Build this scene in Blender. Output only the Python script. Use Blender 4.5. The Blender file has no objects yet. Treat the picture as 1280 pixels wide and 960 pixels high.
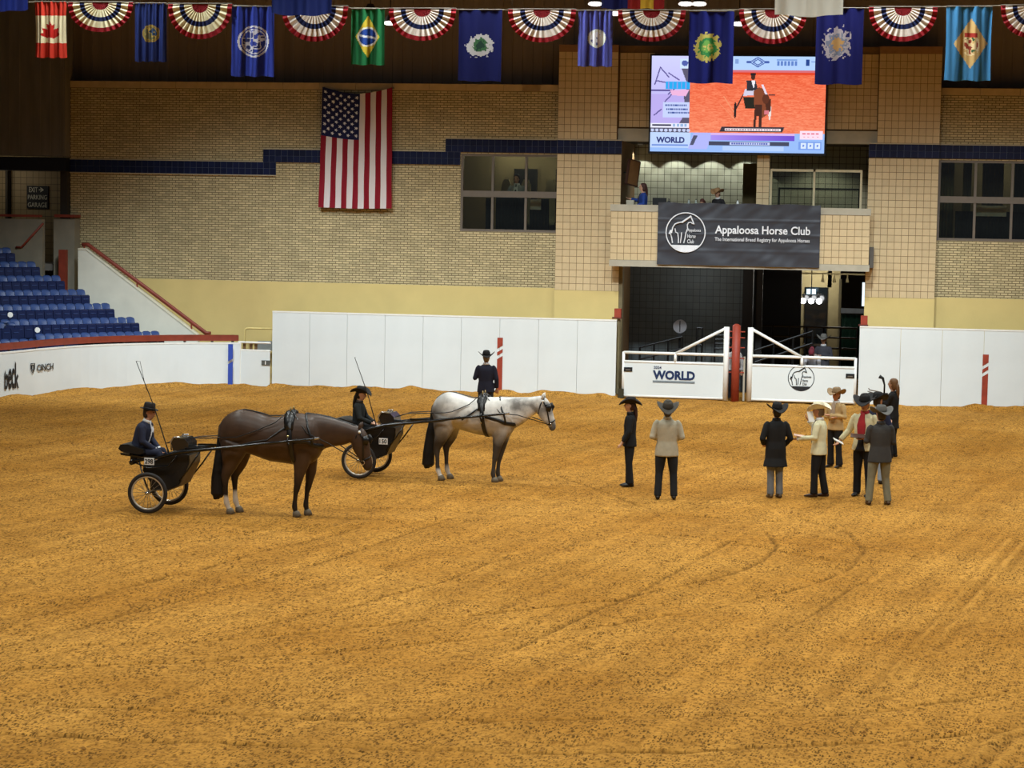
import bpy, math, random
import numpy as np
from mathutils import Vector, Matrix
random.seed(7); rng = np.random.default_rng(7)
S = bpy.context.scene
COL = S.collection
R = math.radians

# ---------------------------------------------------------------- camera
FPX, CAM_H, YAW, ROLL, DIST = 2750.0, 5.2, R(9.5), 0.018, 64.0
PITCH = math.atan(215.0 / FPX)
CAM = Vector((DIST * math.sin(YAW), -DIST * math.cos(YAW), CAM_H))
_f0 = Vector((-math.sin(YAW), math.cos(YAW), 0)); _r0 = Vector((math.cos(YAW), math.sin(YAW), 0)); _u0 = Vector((0, 0, 1))
FW = _f0 * math.cos(PITCH) - _u0 * math.sin(PITCH)
_u1 = _u0 * math.cos(PITCH) + _f0 * math.sin(PITCH)
RT = _r0 * math.cos(ROLL) + _u1 * math.sin(ROLL)
UP = _u1 * math.cos(ROLL) - _r0 * math.sin(ROLL)
cd = bpy.data.cameras.new('camera'); cam = bpy.data.objects.new('camera', cd); COL.objects.link(cam)
cd.sensor_width = 36.0; cd.lens = FPX / 1280 * 36; cd.clip_end = 400
m = Matrix.Identity(4)
for i in range(3):
    m[i][0] = RT[i]; m[i][1] = UP[i]; m[i][2] = -FW[i]; m[i][3] = CAM[i]
cam.matrix_world = m
S.camera = cam
def on_wall(px, py, Y=0.0):          # the point of the vertical plane y = Y that a measured pixel shows
    d = FW * FPX + RT * (px - 640) + UP * (480 - py)
    return CAM + d * ((Y - CAM.y) / d.y)
def on_ground(px, py, Z=0.0):        # the same for a level plane
    d = FW * FPX + RT * (px - 640) + UP * (480 - py)
    return CAM + d * ((Z - CAM.z) / d.z)

# ---------------------------------------------------------------- world, exposure, arena lamps
w = bpy.data.worlds.new('world'); S.world = w; w.use_nodes = True
w.node_tree.nodes['Background'].inputs[0].default_value = (0.80, 0.88, 1.0, 1)
w.node_tree.nodes['Background'].inputs[1].default_value = 0.06
S.view_settings.view_transform = 'Standard'; S.view_settings.look = 'None'
S.view_settings.gamma = 1; S.view_settings.use_curve_mapping = False
S.view_settings.exposure = 0.0
def spot(name, loc, energy, size, blend, soft, color=(1, .95, .86), target=None):
    l = bpy.data.lights.new(name, 'SPOT'); l.energy = energy; l.spot_size = R(size); l.spot_blend = blend
    l.shadow_soft_size = soft; l.color = color
    o = bpy.data.objects.new(name, l); COL.objects.link(o); o.location = loc
    if target is not None:
        o.rotation_euler = (Vector(target) - Vector(loc)).to_track_quat('-Z', 'Y').to_euler()
    return o
LAMP_E = 2250
LAMP_C, FLOOD_C = (.95, 1.0, .97), (.87, 1.0, 1.10)
for ly in (-9, -18, -27, -36, -46):
    for lx in (-6, 2, 10, 18):
        spot('arena_lamp_light', (lx, ly, 13.2), LAMP_E * (0.75 if lx == -6 else 1.0), 132, .75, .6, LAMP_C)
for lx, tx, e in ((-7, -7.5, 5200), (-2.5, -3, 4700), (3, 2.5, 4900), (8, 7.5, 5000), (13, 13, 5200)):      # unseen floods added between flags and end wall to brighten its foot
    spot('added_flood_light', (lx, -14.5, 13.0), e, 52, 1.0, .5, FLOOD_C, (tx, -1.5, .2))
spot('added_flood_light', (-5, -14.5, 13.0), 6500, 44, 1.0, .5, FLOOD_C, (-12.2, -4.5, .6))  # one more added flood, brightening the low kick wall on the left

# ---------------------------------------------------------------- materials
def lin(c):
    return tuple(((v / 255) / 12.92 if v / 255 <= .04045 else ((v / 255 + .055) / 1.055) ** 2.4) for v in c)
def newmat(name):
    mt = bpy.data.materials.new(name); mt.use_nodes = True
    nt = mt.node_tree; b = nt.nodes['Principled BSDF']
    return mt, nt, b
def N(nt, t, **kw):
    n = nt.nodes.new(t)
    for k, v in kw.items(): setattr(n, k, v)
    return n
MATS = {}
def mat(name, rgb, rough=.8, var=.10, scale=6.0, bump=0.0, bscale=40.0, metal=0.0, rand=0.0, spec=.4, stretch=None):
    if name in MATS: return MATS[name]
    mt, nt, b = newmat(name); L = nt.links
    c = lin(rgb)
    tc = N(nt, 'ShaderNodeTexCoord'); src = tc.outputs['Object']
    if stretch:
        mp = N(nt, 'ShaderNodeMapping'); mp.inputs['Scale'].default_value = stretch; L.new(src, mp.inputs[0]); src = mp.outputs[0]
    nz = N(nt, 'ShaderNodeTexNoise'); nz.inputs['Scale'].default_value = scale; nz.inputs['Detail'].default_value = 4
    L.new(src, nz.inputs['Vector'])
    rp = N(nt, 'ShaderNodeValToRGB')
    rp.color_ramp.elements[0].position = .3; rp.color_ramp.elements[1].position = .7
    rp.color_ramp.elements[0].color = tuple(max(0, v * (1 - var)) for v in c) + (1,)
    rp.color_ramp.elements[1].color = tuple(min(1, v * (1 + var)) for v in c) + (1,)
    L.new(nz.outputs['Fac'], rp.inputs[0]); out = rp.outputs[0]
    if rand:
        oi = N(nt, 'ShaderNodeObjectInfo'); mr = N(nt, 'ShaderNodeMapRange')
        mr.inputs[3].default_value = 1 - rand; mr.inputs[4].default_value = 1 + rand
        L.new(oi.outputs['Random'], mr.inputs[0])
        mx = N(nt, 'ShaderNodeVectorMath', operation='SCALE'); L.new(out, mx.inputs[0]); L.new(mr.outputs[0], mx.inputs['Scale']); out = mx.outputs[0]
    L.new(out, b.inputs['Base Color'])
    b.inputs['Roughness'].default_value = rough; b.inputs['Metallic'].default_value = metal
    b.inputs['Specular IOR Level'].default_value = spec
    if bump:
        n2 = N(nt, 'ShaderNodeTexNoise'); n2.inputs['Scale'].default_value = bscale; n2.inputs['Detail'].default_value = 5
        L.new(src, n2.inputs['Vector'])
        bp = N(nt, 'ShaderNodeBump'); bp.inputs['Strength'].default_value = bump; bp.inputs['Distance'].default_value = .02
        L.new(n2.outputs['Fac'], bp.inputs['Height']); L.new(bp.outputs[0], b.inputs['Normal'])
    MATS[name] = mt; return mt
def emit(name, rgb, strength):
    if name in MATS: return MATS[name]
    mt, nt, b = newmat(name)
    b.inputs['Base Color'].default_value = (0, 0, 0, 1)
    b.inputs['Emission Color'].default_value = lin(rgb) + (1,); b.inputs['Emission Strength'].default_value = strength
    MATS[name] = mt; return mt
def printed(name, rough=.8, glow=0.0):
    mt, nt, b = newmat(name); at = N(nt, 'ShaderNodeAttribute'); at.attribute_name = 'Col'
    if glow:
        b.inputs['Base Color'].default_value = (.01, .01, .01, 1)
        nt.links.new(at.outputs['Color'], b.inputs['Emission Color']); b.inputs['Emission Strength'].default_value = glow
    else:
        nt.links.new(at.outputs['Color'], b.inputs['Base Color'])
    b.inputs['Roughness'].default_value = rough; b.inputs['Specular IOR Level'].default_value = .2
    MATS[name] = mt; return mt
def grid_mat(name, face, joint, bw, bh, mortar, off=.5, var=.12, bump=.5, rough=.85):
    mt, nt, b = newmat(name); L = nt.links
    tc = N(nt, 'ShaderNodeTexCoord'); sp = N(nt, 'ShaderNodeSeparateXYZ'); cb = N(nt, 'ShaderNodeCombineXYZ')
    L.new(tc.outputs['Object'], sp.inputs[0]); L.new(sp.outputs[0], cb.inputs[0]); L.new(sp.outputs[2], cb.inputs[1])
    br = N(nt, 'ShaderNodeTexBrick'); br.offset = off
    br.inputs['Scale'].default_value = 1; br.inputs['Brick Width'].default_value = bw; br.inputs['Row Height'].default_value = bh
    br.inputs['Mortar Size'].default_value = mortar; br.inputs['Mortar Smooth'].default_value = .2
    c = lin(face)
    br.inputs['Color1'].default_value = tuple(v * (1 - var) for v in c) + (1,)
    br.inputs['Color2'].default_value = tuple(v * (1 + var) for v in c) + (1,)
    br.inputs['Mortar'].default_value = lin(joint) + (1,)
    L.new(cb.outputs[0], br.inputs['Vector'])
    nz = N(nt, 'ShaderNodeTexNoise'); nz.inputs['Scale'].default_value = 1.3; nz.inputs['Detail'].default_value = 6; L.new(tc.outputs['Object'], nz.inputs['Vector'])
    mr = N(nt, 'ShaderNodeMapRange'); mr.inputs[1].default_value = .3; mr.inputs[2].default_value = .7; mr.inputs[3].default_value = .9; mr.inputs[4].default_value = 1.08
    L.new(nz.outputs['Fac'], mr.inputs[0])
    sc = N(nt, 'ShaderNodeVectorMath', operation='SCALE'); L.new(br.outputs['Color'], sc.inputs[0]); L.new(mr.outputs[0], sc.inputs['Scale'])
    L.new(sc.outputs[0], b.inputs['Base Color'])
    bp = N(nt, 'ShaderNodeBump'); bp.invert = True; bp.inputs['Strength'].default_value = bump; bp.inputs['Distance'].default_value = .01
    L.new(br.outputs['Fac'], bp.inputs['Height']); L.new(bp.outputs[0], b.inputs['Normal'])
    b.inputs['Roughness'].default_value = rough; MATS[name] = mt; return mt
def glass_mat(name, tint=(.75, .78, .72), gloss=.10):
    mt = bpy.data.materials.new(name); mt.use_nodes = True; nt = mt.node_tree; nt.nodes.clear(); L = nt.links
    o = N(nt, 'ShaderNodeOutputMaterial'); mx = N(nt, 'ShaderNodeMixShader'); t = N(nt, 'ShaderNodeBsdfTransparent'); g = N(nt, 'ShaderNodeBsdfGlossy')
    nz = N(nt, 'ShaderNodeTexNoise'); nz.inputs['Scale'].default_value = 2
    mr = N(nt, 'ShaderNodeMapRange'); mr.inputs[3].default_value = gloss * .7; mr.inputs[4].default_value = gloss * 1.3; L.new(nz.outputs['Fac'], mr.inputs[0])
    t.inputs[0].default_value = tint + (1,); g.inputs['Roughness'].default_value = .03; L.new(mr.outputs[0], mx.inputs[0])
    L.new(t.outputs[0], mx.inputs[1]); L.new(g.outputs[0], mx.inputs[2]); L.new(mx.outputs[0], o.inputs[0]); MATS[name] = mt; return mt

# ---------------------------------------------------------------- mesh helpers
class MB:
    """collects shapes, then links them as ONE mesh object"""
    def __init__(s): s.v = []; s.f = []
    def add(s, v, f):
        o = len(s.v); s.v += [tuple(p) for p in v]; s.f += [tuple(i + o for i in q) for q in f]; return s
    def box(s, x0, x1, y0, y1, z0, z1):
        v = [(x, y, z) for z in (z0, z1) for y in (y0, y1) for x in (x0, x1)]
        return s.add(v, [(0, 2, 3, 1), (4, 5, 7, 6), (0, 1, 5, 4), (2, 6, 7, 3), (0, 4, 6, 2), (1, 3, 7, 5)])
    def prism(s, poly, y0, y1):          # poly in x,z extruded along y
        n = len(poly); v = [(p[0], y0, p[1]) for p in poly] + [(p[0], y1, p[1]) for p in poly]
        f = [tuple(range(n)), tuple(range(2 * n - 1, n - 1, -1))] + [(i, i + n, (i + 1) % n + n, (i + 1) % n) for i in range(n)]
        return s.add(v, f)
    def tube(s, pts, rad, n=8, hint=(0, 1, 0), cap=True):
        pts = [Vector(p) for p in pts]
        if not isinstance(rad, (list, tuple)): rad = [rad] * len(pts)
        rad = [(r, r) if not isinstance(r, (list, tuple)) else r for r in rad]
        h = Vector(hint); v = []; f = []; k = len(pts)
        for i, p in enumerate(pts):
            t = (pts[min(i + 1, k - 1)] - pts[max(i - 1, 0)])
            t = t.normalized() if t.length > 1e-9 else Vector((0, 0, 1))
            b = h - t * h.dot(t)
            if b.length < .05: b = Vector((1, 0, 0)) - t * t.x
            if b.length < .05: b = Vector((0, 0, 1)) - t * t.z
            b.normalize(); a = t.cross(b)
            ra, rb = rad[i]              # ra across hint, rb along hint
            for j in range(n):
                g = 2 * math.pi * j / n
                v.append(p + a * (ra * math.cos(g)) + b * (rb * math.sin(g)))
        for i in range(k - 1):
            for j in range(n):
                f.append((i * n + j, i * n + (j + 1) % n, (i + 1) * n + (j + 1) % n, (i + 1) * n + j))
        if cap:
            f.append(tuple(range(n - 1, -1, -1))); f.append(tuple((k - 1) * n + j for j in range(n)))
        return s.add(v, f)
    def pairs(s, secs, n=14, sub=1):            # sections (xa,za,xb,zb,half width): ellipses between two profile lines
        if sub > 1 and len(secs) > 2:
            q = np.array(secs, float); out = []
            for i in range(len(q) - 1):
                a, b, c, d = q[max(i - 1, 0)], q[i], q[i + 1], q[min(i + 2, len(q) - 1)]
                for t in np.arange(sub) / sub: out.append(.5 * (2 * b + (c - a) * t + (2 * a - 5 * b + 4 * c - d) * t * t + (3 * b - a - 3 * c + d) * t ** 3))
            secs = [tuple(float(x) for x in o) for o in out] + [secs[-1]]
        v = []; f = []; k = len(secs)
        for xa, za, xb, zb, wd in secs:
            cx, cz = (xa + xb) / 2, (za + zb) / 2; dx, dz = (xa - xb) / 2, (za - zb) / 2
            for j in range(n):
                g = 2 * math.pi * j / n; c, q = math.cos(g), math.sin(g)
                v.append((cx + dx * c, wd * math.copysign(abs(q) ** .85, q), cz + dz * c))
        for i in range(k - 1):
            for j in range(n): f.append((i * n + j, (i + 1) * n + j, (i + 1) * n + (j + 1) % n, i * n + (j + 1) % n))
        f.append(tuple(range(n))); f.append(tuple((k - 1) * n + j for j in range(n - 1, -1, -1)))
        return s.add(v, f)
    def ball(s, c, r, n=12, k=8):
        c = Vector(c); r = (r, r, r) if not isinstance(r, (tuple, list)) else r; v = [c + Vector((0, 0, r[2]))]; f = []
        for i in range(1, k):
            a = math.pi * i / k
            for j in range(n):
                g = 2 * math.pi * j / n
                v.append(c + Vector((r[0] * math.sin(a) * math.cos(g), r[1] * math.sin(a) * math.sin(g), r[2] * math.cos(a))))
        v.append(c - Vector((0, 0, r[2])))
        for j in range(n): f.append((0, 1 + j, 1 + (j + 1) % n))
        for i in range(k - 2):
            for j in range(n): f.append((1 + i * n + j, 1 + (i + 1) * n + j, 1 + (i + 1) * n + (j + 1) % n, 1 + i * n + (j + 1) % n))
        e = len(v) - 1; o = 1 + (k - 2) * n
        for j in range(n): f.append((e, o + (j + 1) % n, o + j))
        return s.add(v, f)
    def ring(s, c, axis, R0, r, n=32, k=8):   # torus
        c = Vector(c); ax = Vector(axis).normalized(); a = ax.orthogonal().normalized(); b = ax.cross(a); v = []; f = []
        rr = r if isinstance(r, (tuple, list)) else (r, r)
        for i in range(n):
            g = 2 * math.pi * i / n; d = a * math.cos(g) + b * math.sin(g)
            for j in range(k):
                q = 2 * math.pi * j / k; v.append(c + d * (R0 + rr[0] * math.cos(q)) + ax * (rr[1] * math.sin(q)))
        for i in range(n):
            for j in range(k):
                f.append((i * k + j, ((i + 1) % n) * k + j, ((i + 1) % n) * k + (j + 1) % k, i * k + (j + 1) % k))
        return s.add(v, f)
    def xform(s, mtx): s.v = [tuple(mtx @ Vector(p)) for p in s.v]; return s
    def mesh(s, name, material, smooth=False):
        me = bpy.data.meshes.new(name); me.from_pydata(s.v, [], s.f)
        if material: me.materials.append(material)
        if smooth: me.polygons.foreach_set('use_smooth', [True] * len(me.polygons))
        me.update(); return me
    def build(s, name, material, parent=None, smooth=False, voxel=0, sm=3):
        o = bpy.data.objects.new(name, s.mesh(name, material, smooth)); COL.objects.link(o)
        if parent: o.parent = parent
        if voxel:
            md = o.modifiers.new('remesh', 'REMESH'); md.mode = 'VOXEL'; md.voxel_size = voxel; md.use_smooth_shade = True
            if sm: ms = o.modifiers.new('smooth', 'SMOOTH'); ms.factor = .5; ms.iterations = sm
        return o
def inst(name, me, parent=None, loc=(0, 0, 0), rot=None, scale=None):
    o = bpy.data.objects.new(name, me); COL.objects.link(o); o.location = loc
    if parent: o.parent = parent
    if rot: o.rotation_euler = rot
    if scale: o.scale = scale
    return o
def tag(o, label=None, cat=None, group=None, kind=None):
    if label: o['label'] = label
    if cat: o['category'] = cat
    if group: o['group'] = group
    if kind: o['kind'] = kind
    return o
def struct(o, label=None): return tag(o, label, None, None, 'structure')
def thing(name, label, cat, loc=(0, 0, 0), rz=0, group=None):
    o = bpy.data.objects.new(name, None); COL.objects.link(o); o.location = loc; o.rotation_euler = (0, 0, rz); o.empty_display_size = .2
    return tag(o, label, cat, group)
def copy_tree(o, parent=None):
    c = o.copy(); COL.objects.link(c); c.parent = parent
    for ch in [k for k in o.children]: copy_tree(ch, c)
    return c

# lettering: one pass of font curves turned into meshes
_T = {'club': 'Appaloosa Horse Club', 'registry': 'The International Breed Registry for Appaloosa Horses', 'app': 'Appaloosa', 'horse': 'Horse', 'clubw': 'Club',
      'world': 'WORLD', 'year': '2024', 'cinch': 'CINCH', 'beck': 'beck', 'exit': 'EXIT', 'parking': 'PARKING', 'garage': 'GARAGE',
      'n298': '298', 'n150': '150', 'dec': 'DECEMBER 7, 1787', 'arrow': '>', 'ok': 'OK'}
TEXT = {}
_tmp = []
for k, t in _T.items():
    cu = bpy.data.curves.new('t_' + k, 'FONT'); cu.body = t; cu.size = 1; cu.extrude = .02; cu.resolution_u = 3
    cu.offset = .045 if k == 'world' else .02 if k in ('club', 'cinch', 'beck', 'n298', 'n150', 'world') else .006
    o = bpy.data.objects.new('t_' + k, cu); COL.objects.link(o); _tmp.append((k, o))
bpy.context.view_layer.update(); _dg = bpy.context.evaluated_depsgraph_get()
for k, o in _tmp:
    me = bpy.data.meshes.new_from_object(o.evaluated_get(_dg)); co = np.empty(len(me.vertices) * 3); me.vertices.foreach_get('co', co)
    TEXT[k] = (me, co.reshape(-1, 3).min(0), co.reshape(-1, 3).max(0))
    bpy.data.objects.remove(o, do_unlink=True)
def lettering(key, material, parent, x0, x1, z0, z1, y, name='lettering', rot=None, depth=.01):
    """text filling the box x0..x1, z0..z1 of the plane y, facing -y"""
    me, lo, hi = TEXT[key]; me = me.copy(); co = np.empty(len(me.vertices) * 3); me.vertices.foreach_get('co', co); co = co.reshape(-1, 3)
    u = (co[:, 0] - lo[0]) / (hi[0] - lo[0]); v = (co[:, 1] - lo[1]) / (hi[1] - lo[1]); t = (co[:, 2] - lo[2]) / (hi[2] - lo[2] + 1e-9)
    out = np.stack([x0 + u * (x1 - x0), y - t * depth, z0 + v * (z1 - z0)], 1)
    if rot is not None: out = rot(out)
    me.vertices.foreach_set('co', out.ravel()); me.materials.clear(); me.materials.append(material); me.update()
    o = bpy.data.objects.new(name, me); COL.objects.link(o); o.parent = parent; return o
def colour_grid(name, nx, ny, pos, colf, material):
    """a sheet of nx*ny faces; pos(u,v) arrays -> xyz arrays, colf(u,v) -> sRGB 0..255 print"""
    U, V = np.meshgrid(np.linspace(0, 1, nx + 1), np.linspace(0, 1, ny + 1)); X, Y, Z = pos(U, V)
    co = np.stack([X, Y, Z], -1).reshape(-1, 3)
    i = np.arange(ny)[:, None] * (nx + 1) + np.arange(nx)[None, :]
    q = np.stack([i, i + nx + 1, i + nx + 2, i + 1], -1).reshape(-1, 4)
    me = bpy.data.meshes.new(name); me.vertices.add(len(co)); me.vertices.foreach_set('co', co.ravel())
    me.loops.add(q.size); me.loops.foreach_set('vertex_index', q.ravel()); me.polygons.add(len(q))
    me.polygons.foreach_set('loop_start', np.arange(0, q.size, 4)); me.update(calc_edges=True)
    uc, vc = np.meshgrid((np.arange(nx) + .5) / nx, (np.arange(ny) + .5) / ny)
    c = np.asarray(colf(uc, vc), float) / 255
    c = np.where(c <= .04045, c / 12.92, ((c + .055) / 1.055) ** 2.4).reshape(-1, 3)
    c4 = np.repeat(np.concatenate([c, np.ones((len(c), 1))], 1), 4, 0)
    a = me.color_attributes.new('Col', 'FLOAT_COLOR', 'CORNER'); a.data.foreach_set('color', c4.ravel())
    me.polygons.foreach_set('use_smooth', [True] * len(q)); me.materials.append(material)
    return me
# ================================================================ SETTING
brick_m = grid_mat('tan_brick', (200, 182, 138), (120, 104, 72), .205, .0677, .011, .5, .16, .7)
booth_tile_m = grid_mat('booth_tile', (176, 178, 158), (60, 56, 46), .2, .2, .007, 0, .03, .4, .5)
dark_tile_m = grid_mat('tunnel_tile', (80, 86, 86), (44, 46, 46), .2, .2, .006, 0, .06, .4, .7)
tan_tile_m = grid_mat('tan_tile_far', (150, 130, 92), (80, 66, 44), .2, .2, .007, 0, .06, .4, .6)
paint_m = mat('yellow_wall_paint', (212, 188, 122), .7, .05, 1.2, .15, 20)
tile_m = mat('tan_tile', (208, 184, 142), .45, .06, 5, .05, 30, rand=.05)
grout_m = mat('tile_grout', (128, 100, 66), .9, .1, 20)
blue_tile_m = mat('navy_tile', (20, 28, 62), .3, .12, 5, .05, 30, rand=.25)
blue_grout_m = mat('navy_tile_grout', (92, 98, 116), .9, .1, 20)
conc_m = mat('concrete', (176, 168, 148), .85, .10, 3, .2, 30)
dconc_m = mat('dark_concrete', (120, 114, 104), .9, .15, 1.5, .2, 25, stretch=(3, 3, .4))
black_m = mat('black_paint', (16, 16, 17), .6, .1)
white_m = mat('white_board_paint', (218, 222, 219), .55, .035, 1.1, .08, 9)
whitepipe_m = mat('white_pipe_paint', (236, 234, 226), .45, .04, 6)
red_m = mat('rust_red_paint', (150, 58, 38), .55, .14, 5, .1, 40)
oxblood_m = mat('oxblood_rail_paint', (128, 52, 34), .5, .14, 4)
frame_m = mat('bronze_window_frame', (122, 112, 100), .4, .06, metal=.3)
pane_m = glass_mat('window_glass')

# ---- arena dirt: one displaced sheet with wheel ruts pressed into it
ruts = [[(0, 772), (150, 735), (280, 700), (450, 657)], [(0, 807), (225, 747), (430, 692), (550, 652)], [(310, 782), (430, 757), (550, 725), (640, 692)],
        [(0, 812), (250, 799), (400, 786), (640, 763), (775, 747), (890, 722), (950, 700), (972, 680), (958, 664)],
        [(0, 836), (200, 829), (400, 815), (640, 791), (765, 780), (890, 757), (1010, 732), (1065, 705), (1082, 685), (1060, 662), (1000, 645)],
        [(0, 875), (230, 885), (400, 894), (640, 900), (840, 895), (1040, 890), (1190, 874), (1280, 862)],
        [(0, 913), (200, 921), (350, 930), (640, 937), (890, 935), (1090, 926), (1280, 910)], [(780, 660), (915, 675), (1080, 705)], [(990, 662), (1145, 695)],
        [(1115, 865), (1165, 805), (1230, 735), (1280, 676)], [(1095, 868), (1145, 808), (1210, 735), (1262, 672)], [(1205, 960), (1240, 927), (1280, 910)], [(1240, 960), (1280, 922)],
        [(640, 810), (700, 783), (805, 735), (915, 672)], [(940, 815), (1000, 775), (1080, 725)], [(380, 628), (560, 636), (760, 652)], [(500, 612), (640, 622), (760, 640)], [(690, 590), (830, 640), (1000, 650)],
        [(130, 690), (330, 660), (560, 648)], [(850, 560), (1010, 570), (1180, 600)], [(470, 530), (520, 517), (560, 512)]]
def axis(a, b, step, lo, hi, n=8):
    mid = np.arange(a, b, step); t = np.linspace(0, 1, n + 1)[1:] ** 1.6
    return np.concatenate([(a - t * (a - lo))[::-1], mid, mid[-1] + t * (hi - mid[-1])])
gx = axis(-13.2, 17.0, .055, -45, 55); gy = np.concatenate([axis(-45.0, -28, .04, -75, -28.04), np.arange(-28, -.8, .07), [-.75, -.4, 0, 6, 14]])
gy = np.unique(np.round(gy, 4))
def vnoise(x, y, cell, seed):
    g = np.random.default_rng(seed).random((256, 256)); xi = x / cell; yi = y / cell
    x0 = np.floor(xi).astype(int); y0 = np.floor(yi).astype(int); fx = xi - x0; fy = yi - y0; fx = fx * fx * (3 - 2 * fx); fy = fy * fy * (3 - 2 * fy)
    q = lambda a, b: g[a % 256, b % 256]
    return (q(x0, y0) * (1 - fx) + q(x0 + 1, y0) * fx) * (1 - fy) + (q(x0, y0 + 1) * (1 - fx) + q(x0 + 1, y0 + 1) * fx) * fy - .5
GX, GY = np.meshgrid(gx, gy)
GZ = .022 * vnoise(GX, GY, .11, 1) + .03 * vnoise(GX, GY, .35, 2) + .05 * vnoise(GX, GY, 1.7, 3) - .02
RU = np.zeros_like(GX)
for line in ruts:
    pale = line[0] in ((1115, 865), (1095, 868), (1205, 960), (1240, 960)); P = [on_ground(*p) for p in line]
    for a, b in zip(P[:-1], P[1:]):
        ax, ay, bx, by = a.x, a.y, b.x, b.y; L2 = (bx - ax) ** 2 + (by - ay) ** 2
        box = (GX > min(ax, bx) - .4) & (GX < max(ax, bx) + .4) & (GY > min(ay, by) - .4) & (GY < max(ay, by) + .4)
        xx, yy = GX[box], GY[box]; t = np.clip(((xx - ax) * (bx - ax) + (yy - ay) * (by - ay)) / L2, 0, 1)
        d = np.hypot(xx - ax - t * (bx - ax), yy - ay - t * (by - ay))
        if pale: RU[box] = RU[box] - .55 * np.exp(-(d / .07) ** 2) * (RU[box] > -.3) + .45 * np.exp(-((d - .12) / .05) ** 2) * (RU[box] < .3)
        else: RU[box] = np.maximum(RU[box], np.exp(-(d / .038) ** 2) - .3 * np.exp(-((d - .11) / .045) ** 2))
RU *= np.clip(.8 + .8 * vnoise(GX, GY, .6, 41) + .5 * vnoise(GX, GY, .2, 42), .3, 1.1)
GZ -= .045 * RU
# loose dirt banked along the foot of the boards and of the curved kick wall
fence_pts = [(-17.5, -30), (-15.2, -19), (-13.55, -12.5), (-12.35, -8.2), (-11.95, -6.2), (-11.5, -4.55), (-10.85, -3.4), (-9.9, -2.4), (-9.05, -1.8), (-8.17, -1.38), (-7.85, -1.27)]
bank = np.exp(-((GY + 1.05) / .32) ** 2) * (GX > -7.0) * (~((GX > 3.2) & (GX < 9.9)))
for (ax, ay), (bx, by) in zip(fence_pts[:-1], fence_pts[1:]):
    L2 = (bx - ax) ** 2 + (by - ay) ** 2; t = np.clip(((GX - ax) * (bx - ax) + (GY - ay) * (by - ay)) / L2, 0, 1)
    bank = np.maximum(bank, np.exp(-(np.hypot(GX - ax - t * (bx - ax), GY - ay - t * (by - ay)) / .35) ** 2))
GZ += bank * (.05 + .16 * np.maximum(0, vnoise(GX, GY, .55, 5) + .15))
for fp in [(290, 640), (384, 642), (176, 640), (220, 633), (335, 640), (440, 596), (476, 592), (560, 597), (625, 600), (595, 598), (786, 608), (832, 624), (968, 621), (1022, 620), (1043, 583), (1078, 619), (1098, 630), (1094, 606), (607, 531), (1113, 575)]:
    c = on_ground(*fp); k = np.exp(-((GX - c.x) ** 2 + (GY - c.y) ** 2) / .5 ** 2); GZ = GZ * (1 - k) - .004 * k
nyv, nxv = GX.shape
co = np.stack([GX, GY, GZ], -1).reshape(-1, 3)
i = np.arange(nyv - 1)[:, None] * nxv + np.arange(nxv - 1)[None, :]
q = np.stack([i, i + 1, i + nxv + 1, i + nxv], -1).reshape(-1, 4)
me = bpy.data.meshes.new('floor'); me.vertices.add(len(co)); me.vertices.foreach_set('co', co.ravel()); me.loops.add(q.size); me.loops.foreach_set('vertex_index', q.ravel())
me.polygons.add(len(q)); me.polygons.foreach_set('loop_start', np.arange(0, q.size, 4)); me.update(calc_edges=True); me.polygons.foreach_set('use_smooth', [True] * len(q))
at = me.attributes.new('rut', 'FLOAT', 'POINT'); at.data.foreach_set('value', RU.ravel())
mt, nt, b = newmat('arena_dirt'); L = nt.links
tc = N(nt, 'ShaderNodeTexCoord')
def noise(scale, detail, vec=None, rough=.55):
    n = N(nt, 'ShaderNodeTexNoise'); n.inputs['Scale'].default_value = scale; n.inputs['Detail'].default_value = detail; n.inputs['Roughness'].default_value = rough
    L.new(vec or tc.outputs['Object'], n.inputs['Vector']); return n.outputs['Fac']
def ramp(fac, stops):
    r = N(nt, 'ShaderNodeValToRGB'); e = r.color_ramp.elements
    while len(e) < len(stops): e.new(.5)
    for el, (p, c) in zip(e, stops): el.position = p; el.color = (c if len(c) == 4 else tuple(c) + (1,))
    L.new(fac, r.inputs[0]); return r.outputs[0]
def mix(a, bb, fac, mode='MIX'):
    x = N(nt, 'ShaderNodeMix', data_type='RGBA', blend_type=mode); x.clamp_factor = True
    if isinstance(fac, float): x.inputs[0].default_value = fac
    else: L.new(fac, x.inputs[0])
    for s, v in ((6, a), (7, bb)):
        if isinstance(v, tuple): x.inputs[s].default_value = v + (1,)
        else: L.new(v, x.inputs[s])
    return x.outputs[2]
DIRT_A, DIRT_B = lin((198, 144, 66)), lin((176, 122, 48))
base = ramp(noise(.35, 5), [(.35, DIRT_B), (.65, DIRT_A)])
fine = ramp(noise(14, 6, None, .7), [(.36, (.42, .36, .28)), (.5, (.94, .94, .94)), (.66, (1.16, 1.15, 1.14))])
c1 = mix(base, fine, .75, 'MULTIPLY')
mp = N(nt, 'ShaderNodeMapping'); mp.inputs['Scale'].default_value = (1.0, 1.7, 1.0); L.new(tc.outputs['Object'], mp.inputs[0])
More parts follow.
